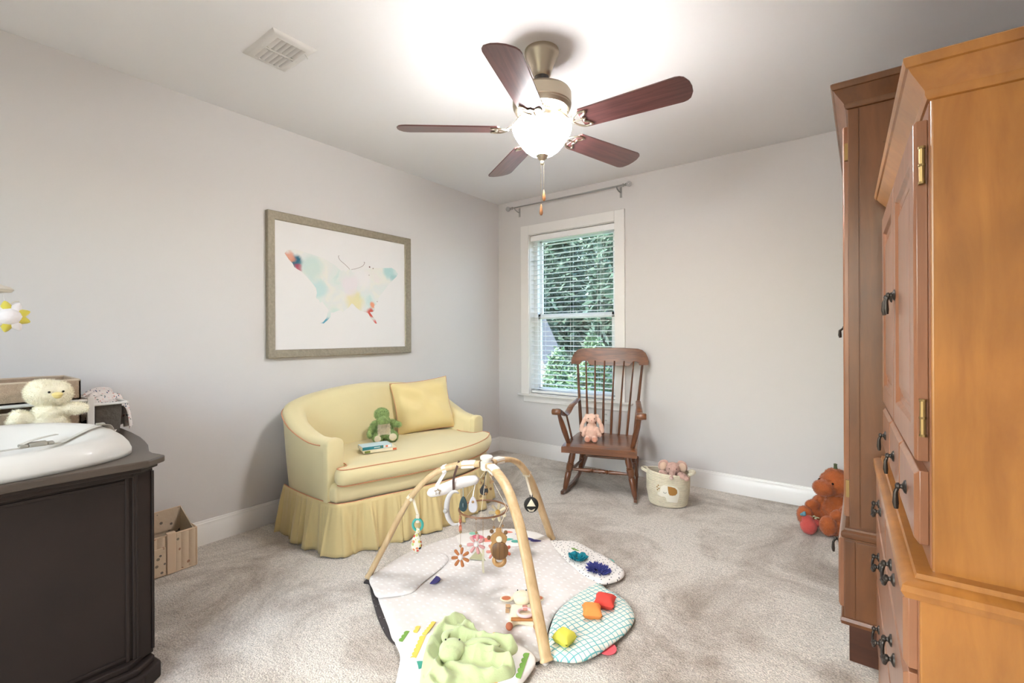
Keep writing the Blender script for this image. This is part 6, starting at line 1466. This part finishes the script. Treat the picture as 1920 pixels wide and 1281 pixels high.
MB().tube([V(0, 0.058, 0), at_leg(1, 0.62) - Vector((0, 0, 0.014))], 0.0012, 5).build('string', M_tape, ow)
b = MB()
for xx, yy in ((-0.030, 0.045), (0.030, 0.040), (-0.042, 0.018)): b.ball(V(xx, yy, 0), 0.009, 10)
b.build('side_bead', M_waln, ow)

# black sensory ball with triangle under the back leg
bc = Vector((1.618, 1.812, 0.325)); u = 0.56
bp = at_leg(2, 0.52); bc = Vector((bp.x + 0.04, bp.y - 0.02, bp.z - 0.145))
kb = thing('sensory_ball', 'black fabric ball with a cream triangle hanging from the far wooden leg', 'baby toy', bc)
M_bk = mat('cloth_black', srgb(40, 38, 36), 0.9); M_cr = mat('cloth_cream', srgb(222, 212, 188), 0.9)
nb = (Vector((CAMX, CAMY, CAMH)) - bc).normalized(); rb_ = Vector((0, 0, 1)).cross(nb).normalized(); ub = nb.cross(rb_)
MB().ball(bc, 0.037, 24).build('ball', M_bk, kb)
P = []
tri = [(0, 0.028), (0.022, -0.008), (-0.022, -0.008)]
def onball(x, y, r): z = math.sqrt(max(0, r * r - x * x - y * y)); return bc + rb_ * x + ub * y + nb * z
def ballpatch(poly, mt, nm, r=0.0385):
    b = MB(); c = (sum(p[0] for p in poly) / len(poly), sum(p[1] for p in poly) / len(poly)); rings = []
    dense = []
    for i in range(len(poly)):
        a, q_ = poly[i], poly[(i + 1) % len(poly)]
        for k in range(5): dense.append((lerp(a[0], q_[0], k / 5), lerp(a[1], q_[1], k / 5)))
    for s in (1.0, 0.75, 0.5, 0.25, 0.03): rings.append([onball(c[0] + (x - c[0]) * s, c[1] + (y - c[1]) * s, r) for x, y in dense])
    rings.insert(0, [onball(x, y, r - 0.003) for x, y in dense])
    return b.grid(rings, closed_v=True).build(nm, mt, kb)
ballpatch(tri, M_cr, 'triangle'); ballpatch([(-0.020, -0.018), (-0.006, -0.027), (0.006, -0.027), (0.020, -0.018), (0.010, -0.033), (-0.010, -0.033)], M_cr, 'lower_patch')
b = MB()
for s in (-1, 1): b.tube(smoothpath([bc + ub * 0.034 + rb_ * s * 0.004, bc + ub * 0.045 + rb_ * s * 0.006, bc + ub * 0.052 + rb_ * s * 0.003], 4), 0.0022, 6)
b.build('loop', M_bk, kb)
strap_over(2, 0.52, M_tape, 'strap', kb, 0.013, target=bc + Vector((0, 0, 0.048)))

# teether with patterned teardrop under the left leg
tt = Vector((1.368, 1.352, 0.345)); tp = pick(0, 1.225)
tt = at_leg(0, 0.47) + Vector((0.030, 0.014, -0.125))
te = thing('teether_toy', 'teal ring teether with patterned teardrop hanging from the left wooden leg', 'baby toy', tt)
P = [tt + vright * 0.022 * math.cos(2 * PI * k / 32) + Vector((0, 0, 0.026 * math.sin(2 * PI * k / 32))) for k in range(32)]
MB().tube(P, 0.006, 10, closed=True).build('ring', mat('silicone_teal', srgb(70, 168, 156), 0.45), te)
M_pat = cells('patterned_cloth', srgb(232, 224, 206), srgb(30, 30, 44), 62, 0.42, multi=[srgb(36, 40, 60), srgb(208, 62, 50), srgb(196, 206, 120), srgb(222, 140, 96), srgb(232, 224, 206), srgb(206, 198, 110)])
cc = tt + Vector((-0.004, -0.004, -0.085)); b = MB()
b.lathe([(0.002, 0.052), (0.010, 0.040), (0.020, 0.018), (0.026, -0.004), (0.024, -0.020), (0.014, -0.034), (0.005, -0.046)], cc, 20, sx=1.0, sy=0.6, rot=0.64); b.ball(tt + Vector((0.0, 0, -0.026)), (0.014, 0.009, 0.013), 12)
b.build('teardrop', M_pat, te, angle=3.1)
MB().obox(tt + Vector((0, 0, 0.028)), vright * 0.008, vcam * 0.004, (0, 0, 0.02)).build('tape_tab', M_tape, te, bevel=0.002)
strap_over(0, 0.47, M_tape, 'strap', te, 0.014, target=tt + Vector((0, 0, 0.045)))
# grey-green spatula-like fabric and small fabric triangle resting on the mat under the ring
sp_ = thing('fabric_triangle', 'olive cloth triangle card lying on the mat under the mobile', 'baby toy', (1.35, 1.76, 0.03))
b = MB(); b.prism([(1.33, 1.715), (1.405, 1.75), (1.30, 1.82)], 0.0285, 0.034); b.build('card', mat('olive_cloth', srgb(178, 174, 140), .9), sp_, smooth=False, bevel=0.001)
hn = thing('hanging_tape', 'short pale ribbon tail hanging below the flower mobile', 'ribbon', (1.60, 1.50, 0.2))
ribbon([(1.58, 1.53, 0.215), (1.581, 1.53, 0.19), (1.58, 1.528, 0.15), (1.584, 1.528, 0.115)], 0.009, up=vcam).build('tail', mat('sage_ribbon', srgb(196, 188, 162), .85), hn)
MB().tube([(1.58, 1.53, 0.215), (1.58, 1.53, 0.362)], 0.0009, 5).ball((1.58, 1.53, 0.222), 0.006, 10).build('string', M_bead, hn)

# cow comforter lying on the mat
x, y = 1.792, 1.525; rz = math.radians(37); T = Local((x, y, 0.030), rz)
cw = thing('plush_cow', 'flat cream plush cow comforter with brown ears and pink ring lying on the mat', 'plush toy', (x, y, 0.03), rz)
b = MB(); lump(b, T, (0, 0.055, 0.022), (0.040, 0.034, 0.022)); lump(b, T, (0, 0.035, 0.020), (0.034, 0.026, 0.020))
M_cw = mat('cow_cream', srgb(232, 218, 186), 0.95, sheen=.4, bump=0.2, bscale=90)
fuse('head', b, [M_cw], cw, 0.003, 3, 0.0, 1)
quad = lambda pts: [tuple(T(px_, py_, 0))[:2] for px_, py_ in pts]
cl = quilt('cloth_body', quad([(-0.040, 0.03), (0.040, 0.03), (0.048, -0.03), (0.060, -0.115), (0.02, -0.10), (-0.02, -0.095), (-0.058, -0.12), (-0.052, -0.06), (-0.05, -0.02)]), 0.028, 0.008, M_cw, cw, 0.006)
for s in (-1, 1):
    lb = MB(); lump(lb, T, (s * 0.064, 0.055, 0.014), (0.028, 0.018, 0.010), (0, 0)); o = lb.build('ear', M_cw, cw)
    lb = MB(); lump(lb, T, (s * 0.066, 0.050, 0.020), (0.020, 0.013, 0.006)); lb.build('inner_ear', mat('ear_brown', srgb(186, 104, 66), .9, sheen=.3), o)
    lb = MB(); lump(lb, T, (s * 0.052, -0.125, 0.012), (0.014, 0.020, 0.011)); lb.build('hoof', mat('hoof_brown', srgb(182, 108, 78), .9), cw)
    lb = MB(); lump(lb, T, (s * 0.018, 0.078, 0.037), (0.003, 0.003, 0.003)); lb.build('eye', M_dark, cw)
b = MB(); b.obox(T(0.0, -0.088, 0.016), T.d(0.046, 0, 0), T.d(0, 0.009, 0), (0, 0, 0.004)); b.build('brown_trim', mat('trim_caramel', srgb(178, 118, 66), .9), cw, bevel=0.003)
P = [T(0.010 + 0.030 * math.cos(2 * PI * k / 32), -0.062 + 0.026 * math.sin(2 * PI * k / 32), 0.026) for k in range(32)]
MB().tube(P, 0.0058, 10, closed=True).build('teething_ring', mat('silicone_pink', srgb(230, 196, 194), .45), cw)
MB().obox(T(0.010, -0.030, 0.026), T.d(0.010, 0, 0), T.d(0, 0.014, 0), (0, 0, 0.005)).build('ring_tab', mat('tab_rose', srgb(206, 140, 124), .85), cw, bevel=0.003)
b = MB(); b.obox(T(-0.058, 0.014, 0.008), T.d(0.010, 0, 0), T.d(0, 0.010, 0), (0, 0, 0.003)); b.obox(T(-0.060, -0.018, 0.008), T.d(0.008, 0, 0), T.d(0, 0.012, 0), (0, 0, 0.003)); b.build('side_tag', mat('tag_tan', srgb(186, 150, 112), .85), cw, bevel=0.002)

# green lovey blanket
x, y = 1.83, 1.16
lv = thing('lovey_blanket', 'crumpled pale green comfort blanket with a round bunny head on the front of the mat', 'comfort blanket', (x, y, 0.03))
M_lv = mat('lovey_green', srgb(190, 203, 150), 0.92, sheen=0.5, bump=0.15, bscale=200, vary=0.04, vscale=20)
poly = [(1.63, 1.335), (1.60, 1.27), (1.625, 1.20), (1.66, 1.13), (1.70, 1.075), (1.735, 1.035), (1.79, 0.985), (1.85, 1.0), (1.875, 1.06), (1.92, 1.095), (1.955, 1.15), (1.985, 1.205), (1.96, 1.245), (1.90, 1.225), (1.925, 1.30), (1.90, 1.335), (1.85, 1.30), (1.80, 1.29), (1.745, 1.30), (1.69, 1.325)]
pts = smoothpath([(a, c, 0) for a, c in poly], 6, closed=True); HC_ = Vector((1.78, 1.16, 0)); rows = []
RIDGE = [([(1.80, 1.17), (1.86, 1.215), (1.92, 1.235), (1.965, 1.232)], 0.034, 0.022), ([(1.655, 1.225), (1.74, 1.255), (1.82, 1.275), (1.885, 1.315)], 0.030, 0.020), ([(1.64, 1.30), (1.635, 1.22), (1.67, 1.15), (1.715, 1.085)], 0.030, 0.024),
         ([(1.80, 1.10), (1.87, 1.115), (1.93, 1.15), (1.975, 1.19)], 0.026, 0.020), ([(1.73, 1.07), (1.79, 1.05), (1.85, 1.045)], 0.030, 0.022), ([(1.70, 1.30), (1.76, 1.285), (1.80, 1.225), (1.84, 1.205)], 0.018, 0.013), ([(1.76, 1.09), (1.80, 1.01), (1.84, 1.005)], 0.02, 0.016), ([(1.70, 1.20), (1.71, 1.24), (1.70, 1.29)], 0.022, 0.014)]
RIDGE = [(smoothpath([(a, c, 0) for a, c in p_], 3), h_, w_) for p_, h_, w_ in RIDGE]
def clothz(v):
    z = 0
    for p_, h_, w_ in RIDGE:
        d = 9
        for a, c in zip(p_, p_[1:]):
            ab = c - a; t_ = max(0, min(1, (v - a).dot(ab) / ab.length_squared)); d = min(d, (v - a - ab * t_).length)
        z = max(z, h_ * math.exp(-(d / w_) ** 2) + 0.25 * z)
    return z + 0.012 * (1 - abs(noise.noise(Vector((v.x * 16 + v.y * 8, v.y * 16 - v.x * 5, 3))))) ** 4 + 0.008 * noise.noise(Vector((v.x * 9, v.y * 9, 8)))
K = 40
for k in range(K + 1):
    s = 1 - k / (K + 2); row = []
    for i, p in enumerate(pts):
        v = HC_ + (p - HC_) * s; e = min(1, (1 - s) / 0.07)
        row.append(Vector((v.x, v.y, 0.0335 + (0.007 + clothz(v)) * math.sqrt(e) + (0.002 if k == 0 else 0))))
    rows.append(row)
rows.insert(0, [Vector((v.x, v.y, 0.031)) for v in rows[0]])
MB().grid(rows, closed_v=True, caps=True).build('blanket', M_lv, lv, angle=3.1)
T = Local((1.770, 1.145, 0.058), math.radians(37)); b = MB()
lump(b, T, (0, 0, 0.010), (0.046, 0.042, 0.030)); lump(b, T, (-0.004, -0.022, 0.010), (0.040, 0.036, 0.027))
fuse('head', b, [M_lv], lv, 0.003, 4, 0, 1)
for s in (-1, 1):
    lb = MB(); lump(lb, T, (s * 0.024, 0.010, 0.0365), (0.0032, 0.0032, 0.003)); lb.build('eye', M_dark, lv)
lb = MB()
q = smoothpath([T(-0.03, 0.035, 0.010), T(-0.035, 0.07, 0.012), T(-0.02, 0.105, 0.004), T(0.01, 0.13, -0.004)], 5); lb.tube(q, [0.006 + 0.008 * math.sin(PI * i / (len(q) - 1)) for i in range(len(q))], 12, sy=0.5)
q = smoothpath([T(0.036, 0.020, 0.010), T(0.075, 0.03, 0.016), T(0.125, 0.035, 0.014), T(0.16, 0.02, 0.006)], 5); lb.tube(q, [0.008 + 0.008 * math.sin(PI * i / (len(q) - 1)) for i in range(len(q))], 12, sy=0.5)
lb.build('ears', M_lv, lv, angle=3.1)
